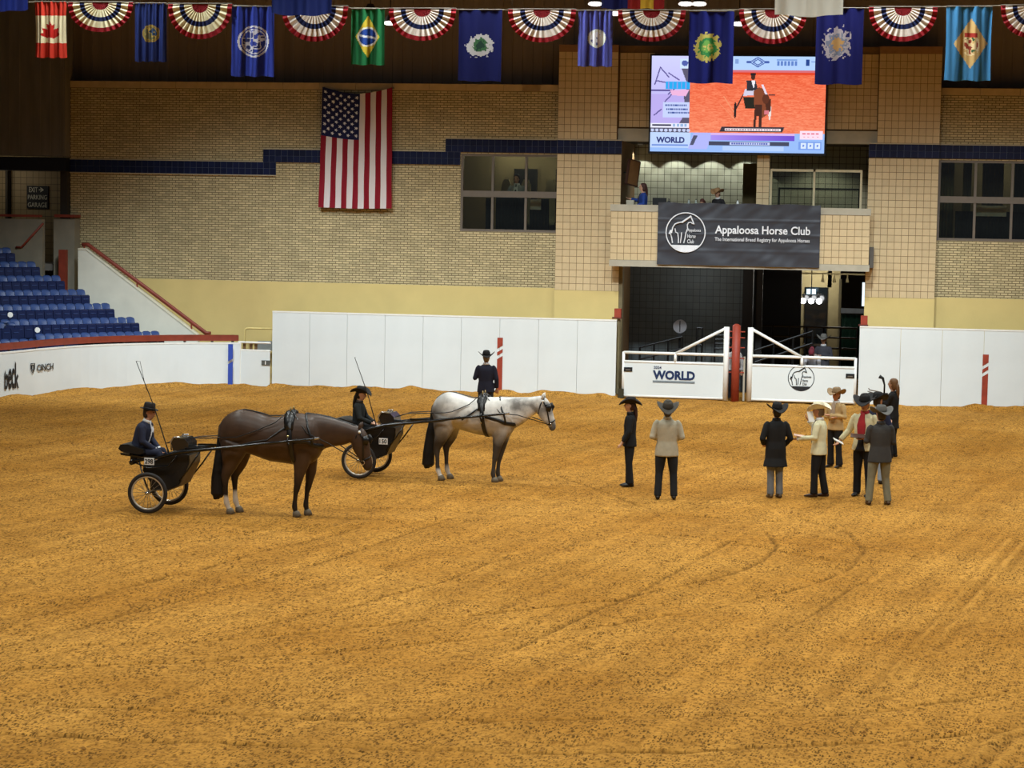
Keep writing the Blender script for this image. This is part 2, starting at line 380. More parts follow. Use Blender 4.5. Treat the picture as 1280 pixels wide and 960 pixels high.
def specks(sx, sy, keep, r0, r1):
    m_ = N(nt, 'ShaderNodeMapping'); m_.inputs['Scale'].default_value = (sx, sy, 1); m_.inputs['Rotation'].default_value = (0, 0, .3); L.new(tc.outputs['Object'], m_.inputs[0])
    wob = N(nt, 'ShaderNodeTexNoise'); wob.inputs['Scale'].default_value = 2.2; wob.inputs['Detail'].default_value = 3; L.new(m_.outputs[0], wob.inputs['Vector'])
    va = N(nt, 'ShaderNodeVectorMath', operation='MULTIPLY_ADD'); L.new(wob.outputs['Color'], va.inputs[0]); va.inputs[1].default_value = (.9, .9, 0); L.new(m_.outputs[0], va.inputs[2])
    v_ = N(nt, 'ShaderNodeTexVoronoi', voronoi_dimensions='2D'); v_.inputs['Scale'].default_value = 1; L.new(va.outputs[0], v_.inputs['Vector'])
    sx_ = N(nt, 'ShaderNodeSeparateColor'); L.new(v_.outputs['Color'], sx_.inputs[0])
    return mix(ramp(v_.outputs['Distance'], [(r0, (1, 1, 1)), (r1, (0, 0, 0))]), ramp(sx_.outputs[0], [(keep, (1, 1, 1)), (keep + .12, (0, 0, 0))]), 1.0, 'MULTIPLY')
speck = mix(specks(19, 8, .30, .18, .36), specks(36, 14, .42, .22, .42), 1.0, 'LIGHTEN')
pick = ramp(noise(1.8, 4), [(.34, (.35, .35, .35)), (.56, (.9, .9, .9))])
c2 = mix(c1, tuple(v * .22 for v in DIRT_B), mix(speck, pick, 1.0, 'MULTIPLY'))
mh = N(nt, 'ShaderNodeMapping'); m0 = N(nt, 'ShaderNodeMapping'); m0.inputs['Rotation'].default_value = (0, 0, R(11)); L.new(tc.outputs['Object'], m0.inputs[0]); mh.inputs['Scale'].default_value = (1.7, .11, 1); L.new(m0.outputs[0], mh.inputs[0])
harrow = ramp(noise(1.6, 4, mh.outputs[0], .6), [(.34, (.78, .76, .72)), (.62, (1.10, 1.10, 1.10))])
c2 = mix(c2, harrow, .8, 'MULTIPLY')
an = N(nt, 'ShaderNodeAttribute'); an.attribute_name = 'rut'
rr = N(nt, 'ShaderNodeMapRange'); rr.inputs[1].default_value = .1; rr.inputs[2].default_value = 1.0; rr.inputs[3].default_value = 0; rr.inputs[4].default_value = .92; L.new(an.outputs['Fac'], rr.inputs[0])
c3 = mix(c2, tuple(v * .26 for v in DIRT_B), rr.outputs[0])  # shade of the ruts painted into the dirt colour
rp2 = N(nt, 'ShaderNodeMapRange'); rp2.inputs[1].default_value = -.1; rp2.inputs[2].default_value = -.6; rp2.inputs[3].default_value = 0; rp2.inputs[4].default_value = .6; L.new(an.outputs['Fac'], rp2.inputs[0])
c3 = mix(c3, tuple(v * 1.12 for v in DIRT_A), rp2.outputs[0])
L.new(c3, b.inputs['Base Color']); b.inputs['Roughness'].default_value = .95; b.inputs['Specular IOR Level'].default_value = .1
bp = N(nt, 'ShaderNodeBump'); bp.inputs['Strength'].default_value = .9; bp.inputs['Distance'].default_value = .03
L.new(noise(22, 6, None, .7), bp.inputs['Height']); L.new(bp.outputs[0], b.inputs['Normal'])
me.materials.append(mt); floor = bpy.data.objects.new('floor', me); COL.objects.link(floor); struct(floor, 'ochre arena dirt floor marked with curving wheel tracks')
# loose clods
cm = mat('dirt_clod', (150, 104, 44), .95, .3, 30)
nv = 14000; cx = rng.uniform(-12, 16, nv); cy = -44 + 42 * rng.random(nv) ** 1.2; sz = .008 + .016 * rng.random(nv) ** 2
keep = []; ico = np.array([(1, 0, 0), (-1, 0, 0), (0, 1, 0), (0, -1, 0), (0, 0, 1), (0, 0, -.4)], float)
icf = np.array([(0, 2, 4), (2, 1, 4), (1, 3, 4), (3, 0, 4), (2, 0, 5), (1, 2, 5), (3, 1, 5), (0, 3, 5)])
V = (ico[None] * sz[:, None, None] * rng.uniform(.6, 1.5, (nv, 6, 1))) * np.array([1, 1, .7]) + np.stack([cx, cy, np.full(nv, .002)], -1)[:, None]
mb = MB(); mb.v = [tuple(p) for p in V.reshape(-1, 3)]; mb.f = [tuple(x) for x in (icf[None] + 6 * np.arange(nv)[:, None, None]).reshape(-1, 3)]
ok = (cx > np.interp(cy, [p[1] for p in fence_pts], [p[0] for p in fence_pts]) + .4)
mb.f = [fc for k, fc in enumerate(mb.f) if ok[k // 8]]
tag(mb.build('dirt_clods', cm), 'small crumbled dirt clods scattered over the arena floor', 'dirt', None, 'stuff')

# ---- brick walls, painted base, coping stones
ZB, ZC = 3.02, 8.68
def wall_boxes(name, mtl, rects, y0=0, y1=.35, label=None):
    b_ = MB()
    for x0, x1, z0, z1 in rects: b_.box(x0, x1, y0, y1, z0, z1)
    return struct(b_.build(name, mtl), label)
WX0, WX1, WZ0, WZ1 = -1.62, 1.24, 4.62, 6.87
wl = wall_boxes('wall_back_left', brick_m, [(-13.54, WX0, ZB, ZC), (WX0, 1.5, ZB, WZ0), (WX0, 1.5, WZ1, ZC)], label='tan brick wall behind the hanging flag')
wr = wall_boxes('wall_back_right', brick_m, [(11.9, 17.5, ZB, WZ0), (11.9, 17.5, WZ1, ZC), (16.2, 17.5, WZ0, WZ1)], label='tan brick wall to the right of the gateway')
wall_boxes('wall_base_left', paint_m, [(-13.54, 1.5, 0, ZB)], label='yellow painted wall base below the brick on the left')
wall_boxes('wall_base_right', paint_m, [(11.9, 17.5, 0, ZB)], label='yellow painted wall base below the brick on the right')
cop = MB().box(0, 1.085, -.03, .4, 0, .19).mesh('coping_stone', mat('coping_stone', (196, 172, 130), .7, .08, 4))
for k in range(14): inst('coping_stone', cop, wl, (-13.54 + k * 1.095 if k < 13 else 1.24 - 1.1, 0, ZC))
for k in range(5): inst('coping_stone', cop, wr, (12.0 + k * 1.095, 0, ZC))
def tiles(parent, name, mtl, gm, x0, x1, z0, z1, y, size, limit=300, gap=.012, nudge=0):
    """square tiles on the face y, each a piece of its own; a grout bed behind"""
    nx = max(1, round((x1 - x0) / size)); nz = max(1, round((z1 - z0) / size)); sx = (x1 - x0) / nx; sz_ = (z1 - z0) / nz
    MB().box(x0, x1, y, y + .03, z0, z1).build('grout_bed', gm, parent)
    me_ = MB().box(gap / 2, sx - gap / 2, -.012, .006, gap / 2, sz_ - gap / 2).mesh(name, mtl)
    rest = MB(); n = 0
    for r_ in range(nz):
        for c_ in range(nx):
            if n < limit: inst(name, me_, parent, (x0 + c_ * sx, y, z0 + r_ * sz_))
            else: rest.box(x0 + c_ * sx + gap / 2, x0 + (c_ + 1) * sx - gap / 2, y - .012, y + .006, z0 + r_ * sz_ + gap / 2, z0 + (r_ + 1) * sz_ - gap / 2)
            n += 1
    if rest.v: tag(rest.build(name, mtl, parent), None, None, None, 'stuff')
T1, T2, T3, T4 = 6.16, 6.535, 6.91, 7.285
ba = struct(bpy.data.objects.new('trim_1', None), 'stepped band of navy blue tiles across the brick wall'); COL.objects.link(ba)
tiles(ba, 'navy_tile', blue_tile_m, blue_grout_m, -13.54, -7.17, T1, T2, -.03, .187)
tiles(ba, 'navy_tile', blue_tile_m, blue_grout_m, -7.56, WX0 - .02, T2, T3, -.031, .187)
tiles(ba, 'navy_tile', blue_tile_m, blue_grout_m, -2.08, 1.2, T3, T4, -.03, .187)
bb = struct(bpy.data.objects.new('trim_2', None), 'band of navy blue tiles above the right windows'); COL.objects.link(bb)
tiles(bb, 'navy_tile', blue_tile_m, blue_grout_m, 12.02, 17.4, T3, T4, -.03, .187)
ledge_m = mat('band_ledge', (190, 176, 148), .7, .08, 5)
for x0, x1, z, pr in ((-13.54, -7.56, T2, ba), (-7.56, -2.08, T3, ba), (-2.08, 1.2, T4, ba), (12.02, 17.4, T4, bb), (-13.54, -7.17, T1 - .03, ba)):
    MB().box(x0, x1, -.055, 0, z + .002, z + .028).build('ledge', ledge_m, pr)

# ---- tiled piers either side of the gateway
PY = -.25
for nm, x0, x1, xu0, xu1, lb in (('wall_pier_left', 1.24, 3.1, 1.24, 2.95, 'tan tiled pier left of the gateway'), ('wall_pier_right', 10.08, 12.02, 10.3, 12.02, 'tan tiled pier right of the gateway')):
    p = struct(bpy.data.objects.new(nm, None), lb); COL.objects.link(p)
    MB().box(x0, x1, PY + .03, 3.2, 0, T4).box(xu0, xu1, PY + .03, .6, T4, 10.0).build('core', grout_m, p)
    MB().box(x0, x1, PY - .01, PY + .03, 0, 2.98).build('painted_base', paint_m, p)
    tiles(p, 'wall_tile', tile_m, grout_m, x0, x1, 2.98, T3 - .02, PY, .2, limit=200)
    tiles(p, 'navy_tile', blue_tile_m, blue_grout_m, x0, x1, T3, T4, PY - .005, .19)
    tiles(p, 'wall_tile', tile_m, grout_m, xu0, xu1, T4 + .03, 9.8, PY, .2, limit=80)
    MB().box(xu0, xu1, PY - .015, .6, 9.8, 10.0).build('cap', mat('pier_cap', (150, 112, 78), .7), p)
    MB().box(x0, x1, PY - .03, PY + .03, T4, T4 + .028).build('ledge', ledge_m, p)
# ---- wall over the announcers' booth
lt = struct(bpy.data.objects.new('wall_lintel', None), 'tiled wall behind the video screen'); COL.objects.link(lt)
MB().box(2.95, 10.3, .03, .4, T4 + .37, 10.0).build('core', grout_m, lt)
tiles(lt, 'wall_tile', tile_m, grout_m, 2.97, 3.97, T4 + .4, 9.8, 0, .2, limit=60)
tiles(lt, 'wall_tile', tile_m, grout_m, 8.7, 10.28, T4 + .4, 9.8, 0, .2, limit=90)
MB().box(2.95, 10.3, -.05, .4, T4 + .0, T4 + .36).build('concrete_lintel', conc_m, lt)
# ---- dark ribbed cladding above, ceiling, steel
ub = MB().box(-30, 40, 1.05, 1.3, 8.5, 14.4)
for k in range(150): ub.box(-22 + k * .3, -22 + k * .3 + .07, 1.0, 1.06, 8.5, 14.4)
clad_m = mat('dark_wall_cladding', (150, 138, 128), .7, .12, 1.0, stretch=(4, 4, .3))
struct(ub.build('wall_upper', clad_m), 'dark ribbed metal cladding above the brick wall')
struct(MB().box(-30, 40, -75, 6, 14.3, 14.5).build('ceiling', mat('dark_ceiling', (40, 36, 34), .9)), 'dark roof deck over the arena')
steel_m = mat('dark_roof_steel', (52, 40, 34), .7)
# ---- left concourse: dark concrete block over a recess
lw = MB().box(-24, -13.55, -.45, .2, 6.62, 14.3)
for k in range(30): lw.box(-23 + k * .32, -23 + k * .32 + .05, -.47, -.44, 6.7, 14.3)
struct(lw.build('wall_left', dconc_m), 'dark board-marked concrete wall above the concourse')
struct(MB().box(-24, -13.56, -.35, .3, 6.18, 6.58).build('trim_3', mat('dark_soffit_band', (18, 20, 30), .6)), 'black soffit strip under the concrete wall')
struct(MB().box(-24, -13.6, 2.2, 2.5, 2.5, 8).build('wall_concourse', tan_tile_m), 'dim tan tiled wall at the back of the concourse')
struct(MB().box(-24, -13.6, -.4, 2.3, 3.2, 3.4).build('floor_concourse', dconc_m), 'concourse floor slab behind the stand')
struct(MB().box(on_wall(8, 240, 2.0).x, on_wall(11, 240, 2.0).x, 1.9, 2.25, 3.2, 6.3).build('trim_4', mat('dark_jamb', (52, 46, 38), .8)), 'dark door jamb left of the exit sign')
struct(MB().box(-13.78, -13.56, -.2, 2.25, 3.2, 6.2).build('trim_5', mat('dark_jamb', (52, 46, 38), .8)), 'dark jamb at the corner of the brick wall')

# ---- windows with real rooms behind
def window(name, x0, x1, z0, z1, xs, label, zr0, zr1):
    p = struct(bpy.data.objects.new(name, None), label); COL.objects.link(p)
    fm = MB().box(x0, x1, .02, .14, z1 - .07, z1).box(x0, x1, .0, .14, z0, z0 + .07).box(x0, x0 + .07, .02, .14, z0 + .07, z1 - .07)
    MB().box(x0 + .07, x1, .0, .13, zr0, zr1).build('transom', frame_m, p)
    fm.build('frame', frame_m, p)
    for x in xs[1:-1]:
        for za, zb in ((z0 + .07, zr0), (zr1, z1 - .07)): MB().box(x - .035, x + .035, .02, .13, za, zb).build('mullion', frame_m, p)
    for xa, xb in zip(xs[:-1], xs[1:]):
        for za, zb in ((z0 + .07, zr0), (zr1, z1 - .07)): MB().box(xa + .03, xb - .03, .07, .08, za, zb).build('pane', pane_m, p)
    return p
window('window_1', WX0, WX1 + .02, WZ0, WZ1, [WX0 + .04, -.68, .3, WX1 + .02], 'six-pane bronze framed window beside the left pier', 5.62, 5.8)
window('window_2', 12.02, 16.2, WZ0, WZ1, [12.06, 13.05, 14.06, 15.1, 16.2], 'bronze framed window beside the right pier', 5.68, 5.86)
room_m = mat('room_wall', (138, 124, 90), .8, .08, 1.5); roomd_m = mat('room_dark', (46, 44, 38), .8)
struct(MB().box(-3, 1.2, 4.0, 4.2, 4.3, 7.6).box(-3.2, -3, .4, 4.2, 4.3, 7.6).box(1.22, 1.26, .4, 4.2, 4.3, 7.6).build('wall_office', room_m), 'olive walls of the office behind the left window')
struct(MB().box(-3.2, 1.24, .35, 4.2, 4.3, 4.42).build('floor_office', roomd_m), 'office floor behind the left window')
struct(MB().box(-3.2, 1.24, .35, 4.2, 7.3, 7.42).build('ceiling_office', mat('office_ceiling', (110, 102, 80), .8)), 'office ceiling behind the left window')
struct(MB().box(11.9, 17.5, 4.0, 4.2, 4.3, 7.6).box(17.3, 17.5, .4, 4.2, 4.3, 7.6).build('wall_suite', room_m), 'dim walls of the suite behind the right window')
struct(MB().box(11.9, 17.5, .35, 4.2, 4.3, 4.42).build('floor_suite', roomd_m), 'suite floor behind the right window')
struct(MB().box(11.9, 17.5, .35, 4.2, 7.3, 7.42).build('ceiling_suite', roomd_m), 'suite ceiling behind the right window')
def ceiling_lamp(x, y, z, r, strength, label, group, power=0):
    t = thing('ceiling_lamp', label, 'lamp', (x, y, z), 0, group)
    MB().tube([(0, 0, 0), (0, 0, .04)], r + .03, 16).build('rim', frame_m, t)
    MB().tube([(0, 0, -.012), (0, 0, .01)], r, 16).build('diffuser', emit('lamp_glow', (255, 250, 235), 3.0), t)
    if power:
        l = bpy.data.lights.new('ceiling_lamp_light', 'POINT'); l.energy = power; l.shadow_soft_size = .15; l.color = (1, .93, .8)
        o = bpy.data.objects.new('ceiling_lamp_light', l); COL.objects.link(o); o.parent = t; o.location = (0, 0, -.12)
    return t
ceiling_lamp(.55, 2.4, 7.26, .16, 3, 'round ceiling lamp in the right panes of the left window', None, 42)
ceiling_lamp(-.72, 3.3, 7.26, .16, 3, 'round ceiling lamp near the middle of the left window', None, 24)
ceiling_lamp(14.0, 2.6, 7.26, .14, 3, 'round ceiling lamp behind the right window', None, 34)
for k, x in enumerate((-.35, .95)):
    t = thing('office_door', ['dark office door seen behind the man in the window', 'dark office door seen in the right panes of the left window'][k], 'door', (x, 3.93, 4.42))
    MB().box(-.3, .3, 0, .05, 0, 2.05).build('door_leaf', mat('dark_door', (30, 29, 27), .5), t)
    MB().box(-.36, -.3, -.02, .06, 0, 2.1).box(.3, .36, -.02, .06, 0, 2.1).box(-.36, .36, -.02, .06, 2.05, 2.11).build('door_frame', roomd_m, t)
    MB().ball((.24, -.04, 1.0), .03, 8, 6).build('door_knob', frame_m, t)
def drape(name, label, x0, x1, y, z0, z1, rgb, folds, cat='curtain', grp=None):
    n = folds * 6; v = []; f = []
    for k in range(n + 1):
        x = x0 + (x1 - x0) * k / n; yy = y + .04 * math.sin(k * math.pi / 3)
        v += [(x, yy, z0), (x + .02 * math.sin(k), yy * 1.0, z1)]
    f = [(2 * k, 2 * k + 2, 2 * k + 3, 2 * k + 1) for k in range(n)]
    o = MB().add(v, f).build(name, mat('cloth_%d_%d_%d' % rgb, rgb, .9, .1), None, True)
    sd = o.modifiers.new('thick', 'SOLIDIFY'); sd.thickness = .012
    return tag(o, label, cat, grp)
drape('table_drape', 'black table skirt behind the lower middle pane of the left window', -.66, .28, .55, 4.45, 5.62, (24, 28, 30), 9, 'drape')
drape('table_drape', 'black cloth in the lower right pane of the left window', .34, .92, .6, 4.45, 5.6, (28, 30, 32), 6, 'drape')
drape('table_drape', 'narrow black curtain at the lower left of the left window', -.95, -.7, .5, 4.45, 5.6, (22, 26, 28), 3, 'drape')
tag(MB().box(.36, .68, .48, .5, 5.28, 5.58).build('paper_notice', mat('notice_paper', (190, 188, 176), .8)), 'grey paper notice in the lower right pane of the left window', 'notice')
for k, (x0, x1, lb) in enumerate(((12.08, 12.5, 'olive curtain at the left edge of the right window'), (12.75, 12.98, 'narrow olive curtain in the first pane of the right window'), (13.3, 13.9, 'grey brown curtain in the second pane of the right window'), (14.2, 14.9, 'dark curtain at the frame edge of the right window'))):
    drape('window_curtain', lb, x0, x1, .9 + .2 * k, 4.45, 7.2, [(104, 98, 68), (88, 82, 58), (74, 66, 54), (40, 40, 40)][k], 5)
drape('table_drape', 'black drape in the lower panes of the right window', 12.55, 15.0, .6, 4.45, 5.45, (20, 22, 26), 16, 'drape')
tag(MB().box(13.1, 13.95, .5, .53, 5.32, 5.62).build('paper_notice', mat('notice_paper', (190, 188, 176), .8)), 'pale strip of board in the lower pane of the right window', 'notice')
# white draped chair backs in the office
for k, (x, lb) in enumerate(((-.72, 'pale chair back left of the man in the window'), (-.12, 'pale chair back behind the man in the window'), (.62, 'pale chair back in the right panes of the left window'), (1.1, 'pale chair back at the right edge of the left window'))):
    t = thing('draped_chair', lb, 'chair', (x, 2.6, 4.42), 0, 'draped chairs in the office')
    cmx = mat('chair_cover', (150, 142, 112), .85)
    MB().pairs([(0, 1.1, 0, 1.0, .04)], 8) if False else None
    prof = [(-.17, 0), (.17, 0), (.16, 1.3), (.13, 1.62), (.07, 1.76), (-.07, 1.76), (-.13, 1.62), (-.16, 1.3)]
    MB().prism(prof, -.03, .05).build('cover', cmx, t); MB().box(-.2, .2, -.4, 0, .42, .5).build('seat', cmx, t)

# ---- announcers' booth above the gateway
struct(MB().box(2.9, 10.3, 3.2, 3.4, 4.2, 7.7).build('wall_booth', booth_tile_m), 'pale tiled back wall of the announcers booth')
struct(MB().box(2.9, 10.3, .0, 3.3, 7.3, 7.42).build('ceiling_booth', mat('booth_ceiling', (70, 60, 50), .8)), 'booth ceiling with downlights')
struct(MB().box(2.9, 10.3, -.8, 3.3, 3.82, 4.4).build('floor_booth', mat('booth_floor', (90, 84, 76), .8)), 'booth floor slab')
bk = MB().box(6.98, 7.3, -.2, .15, 4.4, 7.3); bkc = struct(bk.build('wall_booth_column', grout_m), 'tan tiled column between the two booth bays')
tiles(bkc, 'wall_tile', tile_m, grout_m, 6.96, 7.32, 5.0, 7.28, -.24, .18, 40)
for x in (3.3, 4.35, 5.4, 6.45):
    spot('booth_downlight', (x, 2.72, 7.22), 52, 96, .12, .03, (.98, 1.0, .9), (x, 2.86, 4))
    t = thing('recessed_downlight', 'round downlight recessed in the booth ceiling', 'lamp', (x, 2.72, 7.28), 0, 'booth ceiling downlights')
    MB().ring((0, 0, 0), (0, 0, 1), .07, .015, 16, 6).build('rim', whitepipe_m, t); MB().tube([(0, 0, .0), (0, 0, .01)], .06, 12).build('lens', emit('lamp_glow', (255, 250, 235), 3.0), t)
spot('booth_downlight', (8.7, 2.0, 7.22), 90, 120, .5, .1, (1, .95, .8), (8.7, 2.3, 4))
tag(MB().box(6.42, 6.95, 2.2, 2.25, 4.4, 6.75).build('booth_door', mat('olive_door', (112, 98, 56), .6)), 'olive brown door panel left of the booth column', 'door')
# glazed front of the right bay
wg = struct(bpy.data.objects.new('window_3', None), 'cream framed glass front of the right booth bay'); COL.objects.link(wg)
cfm = mat('cream_frame', (196, 182, 146), .5)
for args in ((7.34, 7.4, 5.4, 6.55), (8.55, 8.61, 5.4, 6.55), (9.86, 9.92, 5.4, 6.55), (7.4, 9.86, 6.48, 6.55)):
    MB().box(args[0], args[1], -.24, -.18, args[2], args[3]).build('frame_bar', cfm, wg)
for xa, xb in ((7.4, 8.55), (8.61, 9.86)): MB().box(xa, xb, -.215, -.205, 5.4, 6.48).build('pane', pane_m, wg)
tag(MB().box(7.55, 9.8, 1.5, 1.55, 6.0, 6.05).box(7.5, 7.55, 1.5, 1.55, 4.4, 6.05).box(9.8, 9.85, 1.5, 1.55, 4.4, 6.05).build('booth_rail', black_m), 'thin black rail behind the booth glass', 'rail')
# ---- balcony parapet
BY = -.95
bx0, bx1 = on_wall(764, 253, BY).x, on_wall(1088, 260, BY).x
bal = struct(bpy.data.objects.new('wall_balcony', None), 'tan tiled balcony front over the gateway'); COL.objects.link(bal)
MB().box(bx0 + .02, bx1 - .02, BY + .03, BY + .25, 3.8, 5.42).build('core', grout_m, bal)
MB().box(bx0 - .02, bx1 + .02, BY - .03, BY + .35, 5.28, 5.47).build('concrete_cap', conc_m, bal)
MB().box(bx0 - .02, bx1 + .02, BY - .03, 0, 3.72, 3.9).build('concrete_sill', conc_m, bal)
MB().box(bx0 + .02, bx0 + .2, BY + .05, PY, 3.8, 5.42).build('side_wall', tile_m, bal); MB().box(bx1 - .2, bx1 - .02, BY + .05, PY, 3.8, 5.42).build('side_wall', tile_m, bal)
tiles(bal, 'wall_tile', tile_m, grout_m, bx0, bx0 + 1.36, 3.9, 5.28, BY, .2, 60); tiles(bal, 'wall_tile', tile_m, grout_m, bx1 - 1.45, bx1, 3.9, 5.28, BY, .2, 60)

# ---- gateway tunnel below
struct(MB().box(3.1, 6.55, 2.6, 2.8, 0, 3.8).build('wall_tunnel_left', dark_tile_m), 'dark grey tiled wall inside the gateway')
struct(MB().box(3.1, 10.2, 0, 12, 3.72, 3.82).build('ceiling_tunnel', black_m), 'black ceiling of the gateway tunnel')
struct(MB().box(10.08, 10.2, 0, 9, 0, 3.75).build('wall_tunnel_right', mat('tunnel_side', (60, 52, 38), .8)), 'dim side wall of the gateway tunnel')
struct(MB().box(3.05, 3.2, -.2, .2, 0, 3.75).build('trim_6', mat('gate_jamb_post', (120, 108, 78), .7)), 'tan steel jamb at the left of the gateway')
struct(MB().box(6.5, 6.8, 2.2, 2.7, 0, 3.75).box(6.9, 7.08, 2.3, 2.5, 0, 3.75).build('trim_7', black_m), 'black double column in the gateway')
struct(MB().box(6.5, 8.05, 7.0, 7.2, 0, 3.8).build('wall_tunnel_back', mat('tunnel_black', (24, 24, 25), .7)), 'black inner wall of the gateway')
cream_m = mat('cream_lobby_wall', (164, 150, 108), .7, .06)
lob = struct(MB().box(7.9, 8.12, 8.8, 9, 0, 3.7).box(8.12, 8.95, 8.8, 9, 2.95, 3.7).box(8.82, 9.22, 8.8, 9, 0, 3.7).build('wall_lobby', cream_m), 'cream lobby wall at the far end of the gateway')
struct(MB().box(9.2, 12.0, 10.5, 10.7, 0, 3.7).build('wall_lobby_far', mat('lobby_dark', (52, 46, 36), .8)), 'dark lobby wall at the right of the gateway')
l = bpy.data.lights.new('lobby_light', 'POINT'); l.energy = 50; l.color = (1, .95, .85); l.shadow_soft_size = .2; o = bpy.data.objects.new('lobby_light', l); COL.objects.link(o); o.location = (8.5, 7.9, 3.3)
gd = thing('glass_door', 'dark glass door at the far end of the gateway', 'door', (8.47, 8.72, 0))
MB().box(-.36, .36, 0, .05, 0, 2.95).build('door_glass', mat('dark_glass', (20, 28, 32), .08, spec=.6), gd)
MB().box(-.36, .36, -.03, 0, 1.05, 1.12).build('push_bar', frame_m, gd)
ld = thing('round_lamp_row', 'row of three round white lamps glowing in the gateway', 'lamp', (8.35, 7.4, 2.55))
for k in range(3):
    g = MB().ball((-.25 + .25 * k, 0, 0), .09, 14, 10).build('globe', emit('white_globe', (255, 255, 255), 14), ld, True)
    MB().tube([(-.25 + .25 * k, 0, .06), (-.25 + .25 * k, 0, .2)], .02, 8).build('stem', black_m, ld)
MB().tube([(-.3, 0, .2), (.3, 0, .2)], .02, 8).build('bar', black_m, ld)
MB().box(-.15, -.03, -.01, .01, .22, .38).box(.02, .14, -.01, .01, .22, .38).build('lit_panel', emit('panel_glow', (190, 225, 245), 2.5), ld)
MB().tube([(0, 0, .38), (0, 0, 1.16)], .015, 8).build('hanging_rod', black_m, ld)
gs = drape('green_tarp', 'dark green tarp hanging at the right of the gateway', 9.35, 10.05, 6.2, .2, 2.2, (18, 58, 44), 4, 'tarp')
tag(MB().box(9.3, 10.05, 6.0, 6.08, 2.25, 2.4).build('light_box', mat('pale_blue_box', (150, 160, 170), .6)), 'pale box on the ledge above the green tarp', 'box')
struct(MB().box(9.24, 9.32, 6.0, 6.1, 0, 3.3).build('trim_8', mat('pale_post', (150, 142, 110), .6)), 'pale steel post beside the green tarp')
tag(MB().box(9.98, 10.06, 3.0, 3.1, 2.6, 3.3).build('strip_lamp', emit('strip_glow', (210, 225, 235), 1.6)), 'short vertical lit strip at the right of the gateway', 'lamp')
tag(MB().box(8.1, 10.1, 5.5, 5.56, 3.45, 3.5).build('conduit', cream_m), 'cream conduit under the gateway ceiling', 'pipe')
for k, x in enumerate((8.75, 9.1, 9.5)):
    tag(MB().tube([(x, 5.5, 3.46), (x, 5.5, 3.32)], .02, 8).tube([(x, 5.5, 3.34), (x, 5.48, 3.22)], [.03, .055], 10).build('spot_lamp', cream_m), 'small spot lamp on the cream conduit, %s' % ('leftmost', 'middle one', 'rightmost')[k], 'lamp', 'spot lamps on the conduit')

l = bpy.data.lights.new('gateway_fill_light', 'POINT'); l.energy = 42; l.color = (.85, .95, 1); l.shadow_soft_size = .2; o = bpy.data.objects.new('gateway_fill_light', l); COL.objects.link(o); o.location = (5.2, .9, 3.6)  # fill light added to brighten the gateway tiles, no such lamp seen
gwl = thing('added_gateway_lamp', 'small added lamp hidden under the gateway ceiling', 'lamp', (5.2, .9, 3.72))  # housing made up for the added gateway fill
MB().tube([(0, 0, .1), (0, 0, -.02)], [.06, .12], 14).build('lamp_shade', black_m, gwl); MB().ball((0, 0, -.0), .03, 10, 8).build('bulb', emit('bulb_glow', (220, 235, 255), 2), gwl)
l = bpy.data.lights.new('concourse_fill_light', 'POINT'); l.energy = 16; l.color = (1, .92, .75); l.shadow_soft_size = .3; o = bpy.data.objects.new('concourse_fill_light', l); COL.objects.link(o); o.location = (-16.5, .8, 6.0)  # unseen light added to lift the dark concourse recess

l = bpy.data.lights.new('lobby_side_fill_light', 'POINT'); l.energy = 34; l.color = (1, .95, .85); l.shadow_soft_size = .2; o = bpy.data.objects.new('lobby_side_fill_light', l); COL.objects.link(o); o.location = (9.3, 4.2, 3.6)  # unseen light added to brighten the tarp and conduit
# ================================================================ ARENA BOARDS AND GATES
AY = -1.0
def board_wall(name, label, x0, x1, n, group=None):
    t = thing(name, label, 'wall', (0, AY, 0))
    wd = (x1 - x0) / n
    me_ = MB().box(.004, wd - .004, -.03, .03, -.15, 2.16).mesh('board', white_m)
    for k in range(n): inst('board', me_, t, (x0 + k * wd, 0, 0))
    MB().box(x0, x1, -.04, .06, 2.16, 2.2).build('top_rail', whitepipe_m, t)
    MB().box(x0, x1, .03, .1, -.1, .1).build('bottom_rail', whitepipe_m, t)
    return t
bl = board_wall('arena_boards', 'tall white board wall left of the gates', -6.95, 3.16, 9)
brt = board_wall('arena_boards', 'tall white board wall right of the gates', 9.98, 16.8, 6)
def marker(parent, x, z1, wd, mtl, y=-.035):
    sl = .1
    for za, zb in ((-.1, z1 - .62), (z1 - .52, z1 - .42), (z1 - .32, z1)):
        s0 = sl if za > 0 else 0; s1 = sl if zb < z1 else 0
        MB().prism([(x - wd / 2, za), (x + wd / 2, za + s0), (x + wd / 2, zb + s1), (x - wd / 2, zb)], y - .006, y).build('marker_stripe', mtl, parent)
marker(bl, on_wall(625, 450, AY).x, on_wall(625, 422, AY).z, .16, red_m)
marker(brt, on_wall(1232, 450, AY).x, on_wall(1232, 443, AY).z, .16, red_m)
for (px, py, lb) in ((772, 391, 'rust red bracket on top of the board wall left of the gates'), (1080, 400, 'rust red bracket on top of the board wall right of the gates')):
    c = on_wall(px, py, AY + .2)
    t = thing('gate_bracket', lb, 'bracket', (c.x, AY + .25, c.z))
    MB().box(-.09, .1, -.1, .1, -.13, .12).build('block', red_m, t); MB().box(-.15, .12, -.12, .12, -.17, -.13).build('plate', mat('dark_red', (90, 36, 26), .6), t)
    MB().tube([(.03, 0, -.18), (.03, 0, -.13 - c.z + .2)], .05, 8).build('post', mat('gate_jamb_post', (120, 108, 78), .7), t)
